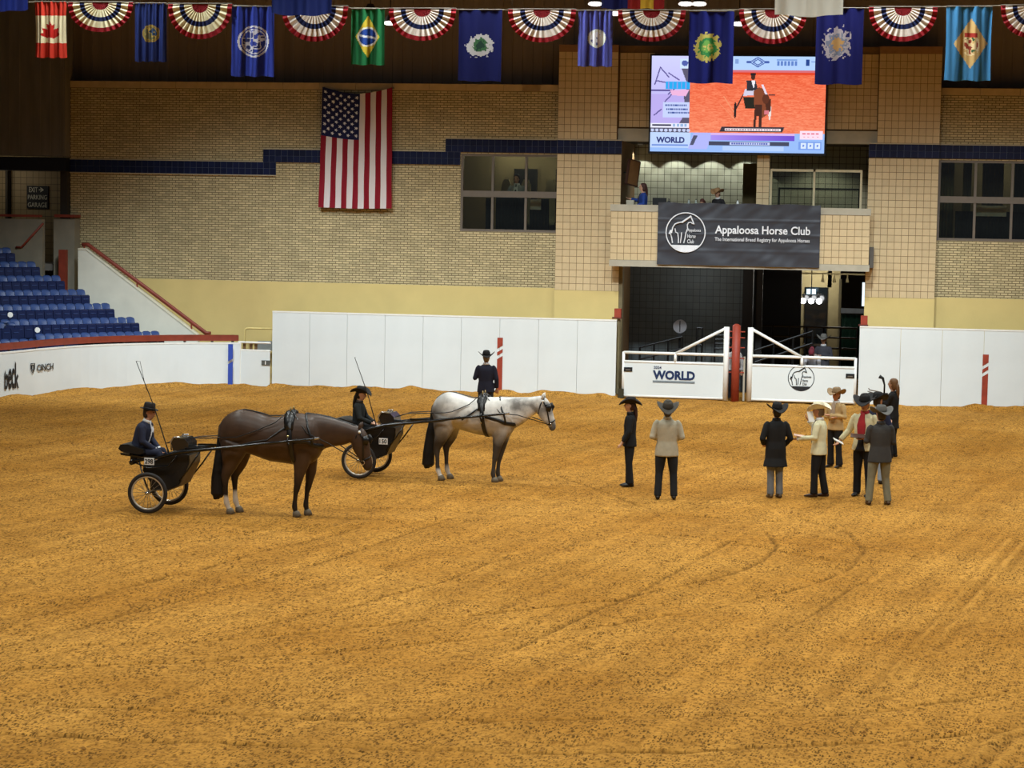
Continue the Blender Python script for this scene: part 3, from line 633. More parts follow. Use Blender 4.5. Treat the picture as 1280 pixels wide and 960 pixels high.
def horse_logo(parent, cx, cz, r, y, mtl, tw):
    """ring with a standing horse drawn in line, three words beside it"""
    MB().ring((cx, y, cz), (0, 1, 0), r, (r * .028, .006), 48, 6).build('emblem_ring', mtl, parent)
    g = lambda pts: [(cx + x * r, y, cz + z * r) for x, z in pts]
    h = MB()
    for pts, rd in (([(-.72, -.05), (-.66, .25), (-.55, .42), (-.35, .5), (-.2, .52)], .035), ([(-.2, .5), (.05, .68), (.2, .78), (.28, .84)], .05), ([(.22, .86), (.3, .7), (.38, .52), (.42, .42)], .035),
                    ([(.36, .44), (.26, .52), (.14, .5), (.08, .38), (.1, .2), (.02, -.02), (-.02, -.3), (-.08, -.55)], .03), ([(-.55, .2), (-.5, .0), (-.4, -.05), (-.36, -.3), (-.36, -.55)], .03),
                    ([(-.76, -.1), (-.7, -.3), (-.66, -.55)], .03), ([(-.2, .0), (-.22, -.3), (-.26, -.55)], .03), ([(-.74, .1), (-.82, -.1)], .06)):
        h.tube(g(pts), rd * r, 6)
    h.build('emblem_horse', mtl, parent)
    for k, z in (('app', -.0), ('horse', -.28), ('clubw', -.55)):
        w_ = {'app': .68, 'horse': .42, 'clubw': .34}[k]
        lettering(k, mtl, parent, cx + .1 * r, cx + (.1 + w_) * r, cz + z * r, cz + (z + .2) * r, y, 'emblem_lettering')
    n = 14; a0 = math.radians(222); a1 = math.radians(318)
    MB().prism([(cx + r * .97 * math.cos(a0 + (a1 - a0) * k / n), cz + r * .97 * math.sin(a0 + (a1 - a0) * k / n)) for k in range(n + 1)], y - .005, y + .002).build('emblem_ground', mtl, parent)
# gates
def gate(label, pxl, pxr, tall_right):
    xl, xr = on_wall(pxl, 470, AY).x, on_wall(pxr, 470, AY).x
    t = thing('arena_gate', label, 'gate', ((xl + xr) / 2, AY, 0)); hw = (xr - xl) / 2; s = 1 if tall_right else -1
    MB().box(-hw + .03, hw - .03, -.025, .025, .02, 1.02).build('gate_panel', white_m, t)
    r = .042
    for z in (1.28, 1.02, .05): MB().tube([(-hw, 0, z), (hw, 0, z)], r, 8).build('rail', whitepipe_m, t, True)
    MB().tube([(-s * hw, 0, .0), (-s * hw, 0, 1.3)], r, 8).build('upright', whitepipe_m, t, True)
    MB().tube([(s * hw, 0, .0), (s * hw, 0, 2.08)], r * 1.9, 8).build('upright', whitepipe_m, t, True)
    MB().tube([(s * .02, 0, 1.02), (s * .02, 0, 1.28)], r, 8).build('upright', whitepipe_m, t, True)
    MB().tube([(s * .02, 0, 1.28), (s * hw, 0, 2.05)], r, 8).build('brace', whitepipe_m, t, True)
    lx = -s * (hw - .14)
    MB().box(lx - .12, lx + .12, -.045, -.02, .74, .86).build('latch_plate', black_m, t); MB().box(lx - .07, lx + .07, -.06, -.04, .77, .8).build('latch_bolt', frame_m, t)
    return t
navy_ink = mat('navy_ink', (24, 44, 84), .6); black_ink = mat('black_ink', (28, 28, 30), .6); grey_ink = mat('grey_ink', (120, 128, 132), .6); white_ink = mat('white_ink', (232, 232, 234), .5)
gl = gate('white pipe gate with a navy world logo', 779, 907, True)
gr = gate('white pipe gate with a round horse emblem', 937, 1069, False)
def loc(t, px, py): p = on_wall(px, py, AY); return p.x - t.location.x, p.z
ax_, az_ = loc(gl, 816, 474); bx_, bz_ = loc(gl, 869, 462)
lettering('world', navy_ink, gl, ax_, bx_, az_, az_ + .26, -.03, 'logo_lettering', depth=.008)
lettering('year', navy_ink, gl, ax_ + .02, ax_ + .24, az_ + .3, az_ + .38, -.03, 'logo_lettering', depth=.008)
MB().box(ax_, bx_, -.034, -.026, az_ - .09, az_ - .03).build('logo_bar', grey_ink, gl)
cx_, cz_ = loc(gr, 1001.5, 472.5)
horse_logo(gr, cx_, cz_, .36, -.03, black_ink, 1)
cp = on_wall(921, 400, AY)
gp = thing('gate_post', 'rust red steel post between the two gates', 'post', (cp.x, AY, 0))
MB().tube([(0, 0, -.1), (0, 0, 2.12)], .115, 14).build('pipe', red_m, gp, True); MB().tube([(0, 0, 2.12), (0, 0, 2.17)], [.115, .05], 14).build('cap', red_m, gp)
for z in (1.95, 1.78, 1.5, 1.2, .8): MB().tube([(-.3, .02, z), (.24, .02, z)], .018, 6).build('chain_link_bar', red_m, gp)
MB().tube([(.24, .05, .0), (.24, .05, 1.25)], .03, 8).build('stop_bar', conc_m, gp)
# small latch tag on the board wall by the camera operator, and the stub by the left gate
tag(MB().box(on_wall(773, 489, AY).x, on_wall(780, 489, AY).x, AY - .12, AY - .02, -.02, .24).build('gate_stop', mat('gate_stop_wood', (54, 48, 28), .8)), 'dark wooden stop at the foot of the left gate hinge', 'post')

# ---- curved kick wall at the left, its small gate
kick = thing('kick_wall', 'low curved white kick wall with sponsor lettering in front of the stand', 'wall', (0, 0, 0))
def offset_path(pts, d):
    out = []
    for i_, p in enumerate(pts):
        a = Vector(pts[max(i_ - 1, 0)]); b_ = Vector(pts[min(i_ + 1, len(pts) - 1)]); t_ = (b_ - a).normalized(); out.append((p[0] - t_.y * d, p[1] + t_.x * d))
    return out
fine_pts = []
for k in range(len(fence_pts) - 1):
    p0 = Vector(fence_pts[max(k - 1, 0)]); p1 = Vector(fence_pts[k]); p2 = Vector(fence_pts[k + 1]); p3 = Vector(fence_pts[min(k + 2, len(fence_pts) - 1)])
    for j in range(4):
        t_ = j / 4; fine_pts.append(tuple(.5 * ((2 * p1) + (p2 - p0) * t_ + (2 * p0 - 5 * p1 + 4 * p2 - p3) * t_ ** 2 + (3 * p1 - p0 - 3 * p2 + p3) * t_ ** 3)))
fine_pts.append(fence_pts[-1])
def ribbon(path, d0, d1, z0, z1):
    a = offset_path(path, d0); b_ = offset_path(path, d1); v = []; f = []
    for p, q_ in zip(a, b_): v += [(p[0], p[1], z0), (p[0], p[1], z1), (q_[0], q_[1], z1), (q_[0], q_[1], z0)]
    for k in range(len(path) - 1):
        o = 4 * k
        for j in range(4): f.append((o + j, o + 4 + j, o + 4 + (j + 1) % 4, o + (j + 1) % 4))
    f.append((0, 1, 2, 3)); e = 4 * (len(path) - 1); f.append((e + 3, e + 2, e + 1, e))
    return v, f
step = 4
for k in range(0, len(fine_pts) - 1, step):
    MB().add(*ribbon(fine_pts[k:k + step + 1], 0, .07, -.15, 1.22)).build('kick_board', white_m, kick)
MB().add(*ribbon(fine_pts, -.01, .1, 1.22, 1.26)).build('top_rail', whitepipe_m, kick)
rl = thing('stand_rail', 'rust red curved rail along the front of the stand', 'rail')
MB().add(*ribbon(fine_pts[:-1], .12, .3, 1.3, 1.47)).build('rail_board', oxblood_m, rl)
for k in range(1, len(fine_pts) - 1, 3):
    p = offset_path(fine_pts, .2)[k]; MB().tube([(p[0], p[1], 0), (p[0], p[1], 1.31)], .04, 8).build('post', dconc_m, rl)
def on_kick(px0, px1):      # straight chord of the kick wall between two measured columns
    def hit(px):
        best = None
        for a, b_ in zip(fine_pts[:-1], fine_pts[1:]):
            for t_ in (0, .25, .5, .75):
                p = Vector((a[0] + (b_[0] - a[0]) * t_, a[1] + (b_[1] - a[1]) * t_, .7)); d = p - CAM
                x = 640 + FPX * d.dot(RT) / d.dot(FW)
                if best is None or abs(x - px) < best[0]: best = (abs(x - px), p)
        return best[1]
    return hit(px0), hit(px1)
def kick_text(key, px0, px1, z0, z1, shape=None):
    a, b_ = on_kick(px0, px1); d = (b_ - a); nrm = Vector((d.y, -d.x, 0)).normalized() * .03
    def rot(o):
        u = (o[:, 0]); out = np.empty_like(o); out[:, 0] = a.x + d.x * u + nrm.x * (1 - o[:, 1] * 10); out[:, 1] = a.y + d.y * u + nrm.y * (1 - o[:, 1] * 10); out[:, 2] = o[:, 2]
        if shape is not None: out[:, 2] = shape(u, (o[:, 2] - z0) / (z1 - z0))
        return out
    lettering(key, black_ink, kick, 0, 1, z0, z1, 0, 'lettering', rot, .01)
kick_text('beck', 5, 22, .28, 1.0, lambda u, v: .26 + v * (.45 + .38 * np.sin(np.pi * np.clip(u, 0, 1))))
kick_text('cinch', 44.5, 65.5, .66, .84)
a, b_ = on_kick(38, 43); d = b_ - a; nrm = Vector((d.y, -d.x, 0)).normalized() * .03
sh = MB()
for ring_ in (1.0, .55): sh.tube([tuple(a + d * (.5 + ring_ * x) + nrm + Vector((0, 0, .06 + ring_ * z))) for x, z in ((-.45, .12), (.45, .12), (.45, -.02), (.2, -.1), (0, -.13), (-.2, -.1), (-.45, -.02), (-.45, .12))], .012, 6)
sh.build('shield_logo', black_ink, kick)
# small gate between kick wall and tall boards
sgx0, sgx1 = on_wall(298, 470, -1.2).x, on_wall(338, 470, -1.2).x
sg = thing('side_gate', 'small white gate panel with grey latch beside the tall boards', 'gate', (sgx0, -1.2, 0))
wd = sgx1 - sgx0
MB().box(.06, wd - .02, -.02, .03, .0, 1.02).build('gate_panel', white_m, sg)
MB().tube([(.03, 0, -.05), (.03, 0, 1.3)], .05, 8).build('upright', whitepipe_m, sg); MB().tube([(0, 0, 1.27), (wd, 0, 1.27)], .03, 8).build('rail', whitepipe_m, sg); MB().tube([(0, 0, 1.04), (wd, 0, 1.04)], .025, 8).build('rail', whitepipe_m, sg)
MB().box(wd - .26, wd, -.045, -.02, .62, .76).build('latch_plate', mat('latch_grey', (96, 98, 94), .5, metal=.4), sg)
MB().tube([(wd - .14, -.05, .64), (wd - .14, -.05, .74)], .015, 6).build('latch_bolt', whitepipe_m, sg)
for x in (.1, .3, .45): MB().box(x, x + .08, .1, .14, 1.05, 1.24).build('slat', mat('brown_slat', (120, 92, 60), .7), sg)
yb = thing('yellow_guard_rail', 'pale yellow pipe guard rail behind the small side gate', 'rail', (sgx0, -.6, 0))
MB().tube([(.0, 0, 0), (.0, 0, 1.58), (.04, 0, 1.63), (.1, 0, 1.65), (wd + .05, 0, 1.65)], .03, 8).build('pipe', mat('pale_yellow_paint', (222, 200, 130), .5), yb, True)
MB().box(wd - .6, wd, .1, .13, 1.0, 1.28).build('back_panel', mat('grey_panel', (130, 132, 128), .7), yb)
fl = on_wall(289, 460, -1.42); bs = mat('royal_blue_paint', (52, 78, 168), .5, .06)
st = thing('blue_marker', 'royal blue marker stripe with white slash on the kick wall', 'marker', (fl.x, -1.5, 0))
MB().prism([(-.07, -.05), (.07, -.05), (.07, .72), (-.07, .64)], -.01, .01).build('marker_stripe', bs, st); MB().prism([(-.07, .72), (.07, .8), (.07, 1.22), (-.07, 1.22)], -.01, .01).build('marker_stripe', bs, st)

# ================================================================ STAND, STAIR WALL, SEATS
gs_ = thing('concrete_stand', 'stepped concrete stand under the blue seats', 'stand')
step_m = mat('stand_concrete', (150, 138, 108), .9, .12, 2, .2, 30)
rdir = Vector((-.656, -.754, 0)); fdir = Vector((.754, -.656, 0))
rows = []
for k in range(7):
    e = on_wall(203 - 31 * k, 415 - 17.4 * k, -1.75); rows.append(e)
seat_rz = math.atan2(fdir.y, fdir.x)
for k, e in enumerate(rows):
    zt = e.z - .80; z0 = 0
    c = e + rdir * 5.2 - fdir * .12
    mtx = Matrix.Translation((c.x, c.y, 0)) @ Matrix.Rotation(seat_rz, 4, 'Z')
    MB().box(-.75, .42, -5.3, 5.2, max(0, zt - .9), zt).xform(mtx).build('step', step_m, gs_)
seat_blue = mat('seat_back_blue', (52, 72, 118), .35, .08, 8, spec=.5); seat_navy = mat('seat_navy', (19, 31, 68), .35, .1, 8, spec=.5)
PITCH_S = .283
def seat_meshes():
    b_ = MB(); w2 = PITCH_S / 2 - .008; v = []; f = []
    prof = [(-.18, .80), (-.155, .83), (-.11, .78), (-.06, .60), (-.03, .42), (-.01, .34)]
    for j, yy in enumerate((-w2, -w2 * .5, 0, w2 * .5, w2)):
        bow = -.03 * (1 - (yy / w2) ** 2); dz = -.03 * (yy / w2) ** 4
        for x, z in prof: v.append((x + bow, yy, z + dz))
    n = len(prof)
    for j in range(4):
        for i_ in range(n - 1): f.append((j * n + i_, j * n + i_ + 1, (j + 1) * n + i_ + 1, (j + 1) * n + i_))
    back = b_.add(v, f).mesh('backrest', seat_blue, True)
    pan = MB().prism([(.0, .22), (.16, .24), (.20, .32), (.16, .64), (.10, .67), (.04, .6), (-.01, .34)], -w2, w2).mesh('seat_pan', seat_navy)
    rib = MB().box(.165, .192, -w2 * .6, w2 * .6, .54, .56).mesh('pan_rib', seat_blue)
    leg = MB().box(-.12, -.06, -w2 - .004, -w2 + .02, 0, .5).box(-.1, .14, -w2 - .004, -w2 + .02, .3, .36).mesh('bracket', mat('seat_iron', (26, 30, 44), .5))
    return back, pan, rib, leg
SB, SP, SR, SL = seat_meshes()
row_names = ['front', 'second', 'third', 'fourth', 'fifth', 'sixth', 'seventh']
counts = [14, 15, 15, 16, 14, 11, 8]; starts = [0, 0, 0, 0, 0, 0, 0]
def seat(p, label, group):
    t = thing('stadium_seat', label, 'seat', p, seat_rz, group)
    inst('backrest', SB, t); inst('seat_pan', SP, t); inst('pan_rib', SR, t); inst('bracket', SL, t); return t
for k, e in enumerate(rows):
    for j in range(counts[k]):
        p = e + rdir * (PITCH_S * (j + .6)); p = Vector((p.x, p.y, e.z - .80))
        seat(p, 'blue folding seat in the %s row of the stand' % row_names[k], 'blue seats, %s row' % row_names[k])
for k, (px, py, n) in enumerate(((50, 424.5, 6), (22, 404, 4))):
    e = on_wall(px, py, -4.9 + .2 * k)
    for j in range(n):
        p = e + rdir * (PITCH_S * (j + .5)); seat(Vector((p.x, p.y, e.z - .8)), 'blue folding seat left of the aisle, %s row' % ('front', 'second')[k], 'blue seats left of the aisle, %s row' % ('front', 'second')[k])
for k, (px, py) in enumerate(((47, 412.5), (13, 393.5))):
    r_ = rows[k + 1]; d_ = r_ + rdir * (PITCH_S * (counts[k + 1] + .2)); c = on_wall(px, py, d_.y - .05)
    tag(MB().tube([(c.x - .01, c.y, c.z), (c.x + .01, c.y - .03, c.z)], .075, 16).build('row_number_disc', whitepipe_m), 'white round row disc at the aisle end of the %s row' % row_names[k + 1], 'sign')
# stair wall and handrail
PYW = -1.05
pw = [on_wall(*p, PYW) for p in ((97.5, 312), (107, 312), (247, 420), (247, 470), (97.5, 470))]
stw = thing('stair_wall', 'pale sloping stair wall beside the blue seats', 'wall', (0, PYW, 0))
MB().prism([(p.x, max(p.z, 0)) for p in pw], 0, .22).build('panel', mat('pale_stair_plaster', (218, 214, 196), .8, .06, 2), stw)
cpx = [(pw[0].x, pw[0].z), (pw[1].x, pw[1].z), (pw[2].x, pw[2].z)]
MB().prism(cpx + [(x, z + .04) for x, z in cpx[::-1]], -.02, .24).build('cap', mat('stair_cap', (222, 216, 190), .7), stw)
hr = thing('stair_handrail', 'rust red handrail along the sloping stair wall', 'handrail', (0, PYW, 0))
hp = [on_wall(*p, PYW) for p in ((101, 306), (108, 305.5), (180, 359), (256, 416.5), (262, 417))]
MB().tube([(p.x, .1, p.z) for p in hp], [(.06, .04)] * 5, 8).build('rail', oxblood_m, hr, True)
for px, py in ((104, 306), (170, 352), (238, 403)):
    p = on_wall(px, py, PYW); MB().tube([(p.x, .1, p.z + .02), (p.x, .1, p.z - .22)], .025, 6).build('bracket', oxblood_m, hr)
# concrete piers, upper wall and stairs at the concourse
q0 = on_wall(67, 273, -.55); q1 = on_wall(93, 345, -.55)
struct(MB().box(q0.x, q1.x, -.55, -.1, 0, q0.z).build('wall_stair_pier', mat('grey_brown_concrete', (132, 124, 106), .9, .12, 2)), 'grey concrete pier at the head of the stand')
a_, b_ = on_wall(68, 268, -.6), on_wall(93, 272, -.6)
tag(MB().box(a_.x, b_.x, -.62, -.08, b_.z, a_.z).build('pier_rail', oxblood_m), 'rust red rail on top of the concrete pier', 'rail')
a_, b_ = on_wall(74.5, 312, -.9), on_wall(83.5, 347, -.9)
tag(MB().box(a_.x, b_.x, -.98, -.82, 0, a_.z).build('red_post', oxblood_m), 'short rust red post in front of the concrete pier', 'post')
a_, b_ = on_wall(-60, 272, -1.0), on_wall(53, 320, -1.0)
struct(MB().box(a_.x, b_.x, -1.0, -.8, b_.z - 1.6, a_.z).build('wall_concourse_front', mat('grey_brown_concrete', (132, 124, 106), .9, .12, 2)), 'grey concrete parapet behind the upper seats')
a_, b_ = on_wall(-60, 266.5, -1.0), on_wall(51, 271.5, -1.0)
tag(MB().box(a_.x, b_.x, -1.05, -.9, b_.z, a_.z).build('parapet_rail', oxblood_m), 'rust red rail along the concourse parapet', 'rail')
h0, h1, h2 = on_wall(54, 279, -1.03), on_wall(27, 309, -1.03), on_wall(20, 309, -1.03)
tag(MB().tube([tuple(h0), tuple(h1), tuple(h2)], .035, 8).build('short_handrail', oxblood_m, None, True), 'short sloping rust red handrail below the exit sign', 'handrail')
stp = thing('concourse_stairs', 'dim concrete steps beside the concourse parapet', 'stairs', (0, 0, 0))
for k in range(6): MB().box(on_wall(48, 300, -.8).x, on_wall(67, 300, -.8).x, -.7 + k * .25, 2.0, 2.2 + .2 * k, 2.4 + .2 * k).build('step', step_m, stp)
sgn = thing('exit_sign', 'black exit sign with three lines of white lettering', 'sign', (0, 2.15, 0))
a_, b_ = on_wall(33.5, 232, 2.15), on_wall(60, 261, 2.15); wz = (a_.z - b_.z) / 3
MB().box(a_.x, b_.x, 0, .05, b_.z, a_.z).build('panel', black_m, sgn)
sign_ink = mat('sign_ink', (200, 196, 180), .6)
lettering('exit', sign_ink, sgn, a_.x + .08, a_.x + .36, a_.z - wz * .85, a_.z - wz * .2, -.005); lettering('arrow', sign_ink, sgn, a_.x + .45, a_.x + .55, a_.z - wz * .85, a_.z - wz * .2, -.005, 'arrow')
MB().box(a_.x + .4, a_.x + .52, -.012, -.004, a_.z - wz * .58, a_.z - wz * .47).build('arrow_shaft', sign_ink, sgn)
lettering('parking', sign_ink, sgn, a_.x + .04, b_.x - .03, a_.z - wz * 1.8, a_.z - wz * 1.2, -.005); lettering('garage', sign_ink, sgn, a_.x + .04, b_.x - .03, a_.z - wz * 2.82, a_.z - wz * 2.2, -.005)

# ================================================================ BANNER, SCREEN
ban = thing('club_banner', 'wrinkled charcoal banner with white club lettering on the balcony', 'banner', (0, BY - .06, 0))
a_, b_ = on_wall(823, 254, BY - .06), on_wall(1024, 334, BY - .06); BX0, BX1, BZ0, BZ1 = a_.x, b_.x, b_.z - .02, a_.z + .02
nx, nz = 120, 48; U, V_ = np.meshgrid(np.linspace(0, 1, nx + 1), np.linspace(0, 1, nz + 1))
wr_ = .018 * np.sin(U * 41 + V_ * 9) * np.exp(-V_ * 4) + .012 * np.sin(U * 17 - V_ * 14) * np.exp(-((V_ - .9) / .35) ** 2) + .02 * vnoise(U * 9 + V_ * 3, V_ * 3 - U * 1.5, .4, 9) + .035 * vnoise(U * 10 + V_ * 4, V_ * 3 - U, .5, 12) * np.exp(-V_ * 4)
for zf in (.27, .5, .76): wr_ -= .018 * np.exp(-((V_ - zf) / .012) ** 2)
cs = (BX0 + U * (BX1 - BX0), -.03 + wr_ * (.9), BZ1 + V_ * (BZ0 - BZ1) + .015 * np.sin(U * 25) * (V_ < .05))
me = colour_grid('cloth', nx, nz, lambda u, v: cs, lambda u, v: np.full(u.shape + (3,), 62.0) + np.array([0, 1, 6]), mat('banner_vinyl', (56, 57, 63), .5, .08, 3, spec=.4))
o = bpy.data.objects.new('cloth', me); COL.objects.link(o); o.parent = ban
bx = lambda px: on_wall(px, 290, BY - .06).x
lettering('club', white_ink, ban, bx(894), bx(1013), on_wall(950, 296, BY).z, on_wall(950, 282.5, BY).z, -.075)
lettering('registry', white_ink, ban, bx(894), bx(1012.5), on_wall(950, 303.5, BY).z, on_wall(950, 297.5, BY).z, -.075)
c = on_wall(857.5, 290.5, BY); horse_logo(ban, c.x, c.z, .55, -.08, white_ink, 1)

sy = -.5
s0, s1 = on_wall(815, 71, sy), on_wall(1030, 192, sy); SX0, SX1, SZ0, SZ1 = s0.x, s1.x, s1.z, s0.z + .03
scr = thing('video_screen', 'large lit video screen showing a cart horse in a red arena', 'screen', (0, sy, 0))
MB().box(SX0 - .05, SX1 + .05, .03, .3, SZ0 - .06, SZ1 + .05).build('housing', black_m, scr)
MB().box(SX0 + 1, SX0 + 1.15, .3, .52, SZ0 + .4, SZ1 - .3).box(SX1 - 1.15, SX1 - 1, .3, .52, SZ0 + .4, SZ1 - .3).build('mount', black_m, scr)
def screen_print(u, v):
    c = np.zeros(u.shape + (3,)); c[:] = (240, 118, 82)
    n = (vnoise(u * 40, v * 120, 1.0, 21) + vnoise(u * 110, v * 200, 1.0, 22))[..., None]; c += n * np.array([14, 30, 28]) + (v[..., None] - .45) * np.array([6, 40, 40])
    def rect(x0, x1, y0, y1, col): c[(u >= x0) & (u < x1) & (v >= y0) & (v < y1)] = col
    def ell(cx, cy, rx, ry, col): c[((u - cx) / rx) ** 2 + ((v - cy) / ry) ** 2 < 1] = col
    def poly(pts, col):
        ins = np.zeros(u.shape, bool)
        for (xa, ya), (xb, yb) in zip(pts, pts[1:] + pts[:1]):
            cr = ((ya > v) != (yb > v)) & (u < (xb - xa) * (v - ya) / (yb - ya + 1e-12) + xa); ins ^= cr
        c[ins] = col
    def line(xa, ya, xb, yb, wd, col):
        L2 = (xb - xa) ** 2 + ((yb - ya) * .56) ** 2; t = np.clip(((u - xa) * (xb - xa) + (v - ya) * (yb - ya) * .56 ** 2) / L2, 0, 1)
        c[np.hypot(u - xa - t * (xb - xa), (v - ya - t * (yb - ya)) * .56) < wd] = col
    rect(.2, 1, 0, .155, (178, 208, 250)); rect(.2, 1, .145, .165, (214, 110, 120))
    c[(u > .22) & (v > .165) & (v < .19)] = (226, 70, 40)
    # sponsor marks on the far wall of the pictured arena
    for r_ in (1, .6):
        for pts in ([(-.045, 0), (0, -.05), (.045, 0), (0, .05)],): 
            for (xa, ya), (xb, yb) in zip(pts, pts[1:] + pts[:1]): line(.61 + xa * r_, .06 + ya * r_, .61 + xb * r_, .06 + yb * r_, .003, (70, 96, 170))
    line(.55, .06, .565, .06, .006, (70, 96, 170)); line(.655, .06, .67, .06, .006, (70, 96, 170))
    for k in range(6): rect(.72 + .02 * k, .733 + .02 * k, .05, .095, (96, 130, 200))
    line(.72, .035, .83, .035, .004, (110, 150, 214)); rect(.885, .905, .03, .095, (40, 70, 140)); rect(.915, .955, .05, .06, (130, 160, 214)); rect(.48, .5, .03, .08, (130, 160, 214))
    # curved track of the pictured arena
    line(.42, .42, .48, .58, .003, (240, 150, 110)); line(.4, .5, .5, .68, .002, (240, 150, 110))
    # pictured cart, driver, horse
    line(.49, .55, .53, .4, .004, (60, 40, 40)); ell(.487, .56, .008, .085, (44, 34, 36)); ell(.685, .57, .008, .09, (236, 220, 214))
    poly([(.53, .42), (.6, .42), (.6, .54), (.545, .54)], (40, 40, 34)); poly([(.54, .34), (.62, .34), (.63, .4), (.53, .41)], (210, 206, 226))
    poly([(.548, .25), (.6, .25), (.615, .35), (.55, .36)], (52, 52, 60)); poly([(.575, .25), (.598, .25), (.59, .34)], (240, 240, 250)); ell(.585, .215, .012, .03, (70, 44, 38)); rect(.57, .6, .175, .195, (40, 34, 40))
    poly([(.59, .36), (.62, .32), (.655, .34), (.68, .42), (.69, .5), (.675, .6), (.64, .64), (.61, .6), (.595, .5)], (132, 72, 48)); poly([(.6, .5), (.64, .5), (.64, .74), (.625, .745), (.625, .62), (.61, .62), (.605, .75), (.592, .75)], (70, 42, 36))
    poly([(.655, .46), (.69, .44), (.69, .56), (.67, .6)], (78, 44, 34)); line(.64, .3, .67, .42, .006, (230, 220, 236)); ell(.66, .44, .02, .05, (96, 52, 38)); line(.68, .4, .71, .4, .004, (80, 60, 60)); rect(.655, .68, .56, .6, (214, 120, 130))
    # left column
    k = u < .225; g = v[..., None]; c[k] = ((1 - g) * np.array([206, 208, 252]) + g * np.array([176, 160, 232]))[k]
    c[k & (v > .4) & (v < .74)] = (186, 172, 236); poly([(.17, .12), (.225, .12), (.225, .72), (.16, .72), (.2, .6), (.19, .42), (.21, .3)], (92, 88, 112))
    rect(.165, .225, .03, .13, (204, 224, 250)); ell(.19, .075, .018, .03, (80, 96, 170)); poly([(.19, .06), (.215, .06), (.2, .11)], (80, 96, 170))
    for a in ((.02, .3, .05, .12), (.05, .12, .1, .22), (.03, .26, .09, .28), (.1, .18, .16, .25), (.0, .36, .12, .36), (.08, .48, .12, .4), (.1, .4, .16, .3), (.02, .62, .06, .56)): line(*a, .0035, (92, 84, 150))
    rect(.085, .222, .27, .345, (40, 170, 240))
    for q in range(5): rect(.098 + .025 * q, .102 + .025 * q, .275, .34, (150, 150, 226))
    poly([(.11, .36), (.22, .35), (.2, .42), (.12, .41)], (236, 180, 220)); rect(.07, .222, .48, .64, (196, 208, 248))
    for y, x0 in ((.505, .085), (.545, .09), (.585, .1)):
        for q in range(12): rect(x0 + .0105 * q, x0 + .0075 + .0105 * q, y, y + .018, (66, 88, 160))
    rect(.0, .225, .70, .75, (232, 232, 250)); rect(.01, .12, .712, .735, (60, 60, 84))
    for q in range(4): rect(.13 + .022 * q, .145 + .022 * q, .71, .74, (150, 180, 220))
    rect(0, .225, .75, .8, (86, 84, 106))
    for q in range(9): ell(.012 + q * .026, .775, .01, .016, (196, 206, 240))
    # lower banner
    rect(0, 1, .8, 1, (150, 186, 244)); rect(.0, .235, .8, .96, (190, 212, 250)); rect(.01, .22, .925, .94, (120, 150, 220)); ell(.0, .0, .0, .0, (0, 0, 0))
    poly([(.25, .8), (.36, .8), (.33, .97), (.22, .97)], (176, 182, 246)); poly([(.25, .83), (.275, .83), (.25, .93), (.23, .93)], (80, 84, 110))
    rect(.35, .83, .8, .82, (214, 180, 236)); k = (u > .35) & (u < .83) & (v > .82) & (v < .875); t = ((u - .35) / .48)[..., None]; c[k] = ((1 - t) * np.array([170, 146, 240]) + t * np.array([112, 76, 206]))[k]
    rect(.34, .8, .885, .93, (66, 70, 92)); rect(.46, .69, .89, .925, (196, 206, 244)); rect(.42, .77, .935, .985, (180, 206, 250))
    for q in range(16): rect(.47 + .0132 * q, .479 + .0132 * q, .9, .915, (90, 100, 180))
    poly([(.41, .735), (.77, .735), (.76, .785), (.4, .785)], (60, 52, 62)); rect(.43, .75, .748, .775, (248, 238, 240))
    for q in range(20): rect(.435 + .0155 * q, .446 + .0155 * q, .754, .769, (150, 100, 120))
    rect(.86, .99, .765, .855, (250, 220, 238))
    for q in range(4): rect(.875 + .025 * q, .893 + .025 * q, .79, .805, (220, 90, 110)); rect(.88 + .025 * q, .89 + .025 * q, .825, .835, (226, 140, 160))
    rect(.855, .985, .88, .965, (120, 156, 230))
    for q in range(3): rect(.866 + .04 * q, .896 + .04 * q, .895, .95, (214, 230, 252)); ell(.881 + .04 * q, .922, .006, .012, (110, 140, 220))
    return np.clip(c, 0, 255)
me = colour_grid('picture', 300, 168, lambda u, v: (SX0 + u * (SX1 - SX0), 0 * u, SZ1 + v * (SZ0 - SZ1)), screen_print, printed('screen_glow', .4, 1.08))
o = bpy.data.objects.new('picture', me); COL.objects.link(o); o.parent = scr
sw = SX1 - SX0; shh = SZ1 - SZ0
lettering('world', emit('screen_ink', (40, 50, 120), 1.0), scr, SX0 + .035 * sw, SX0 + .2 * sw, SZ1 - .91 * shh, SZ1 - .845 * shh, -.004, 'picture_lettering', depth=.004)

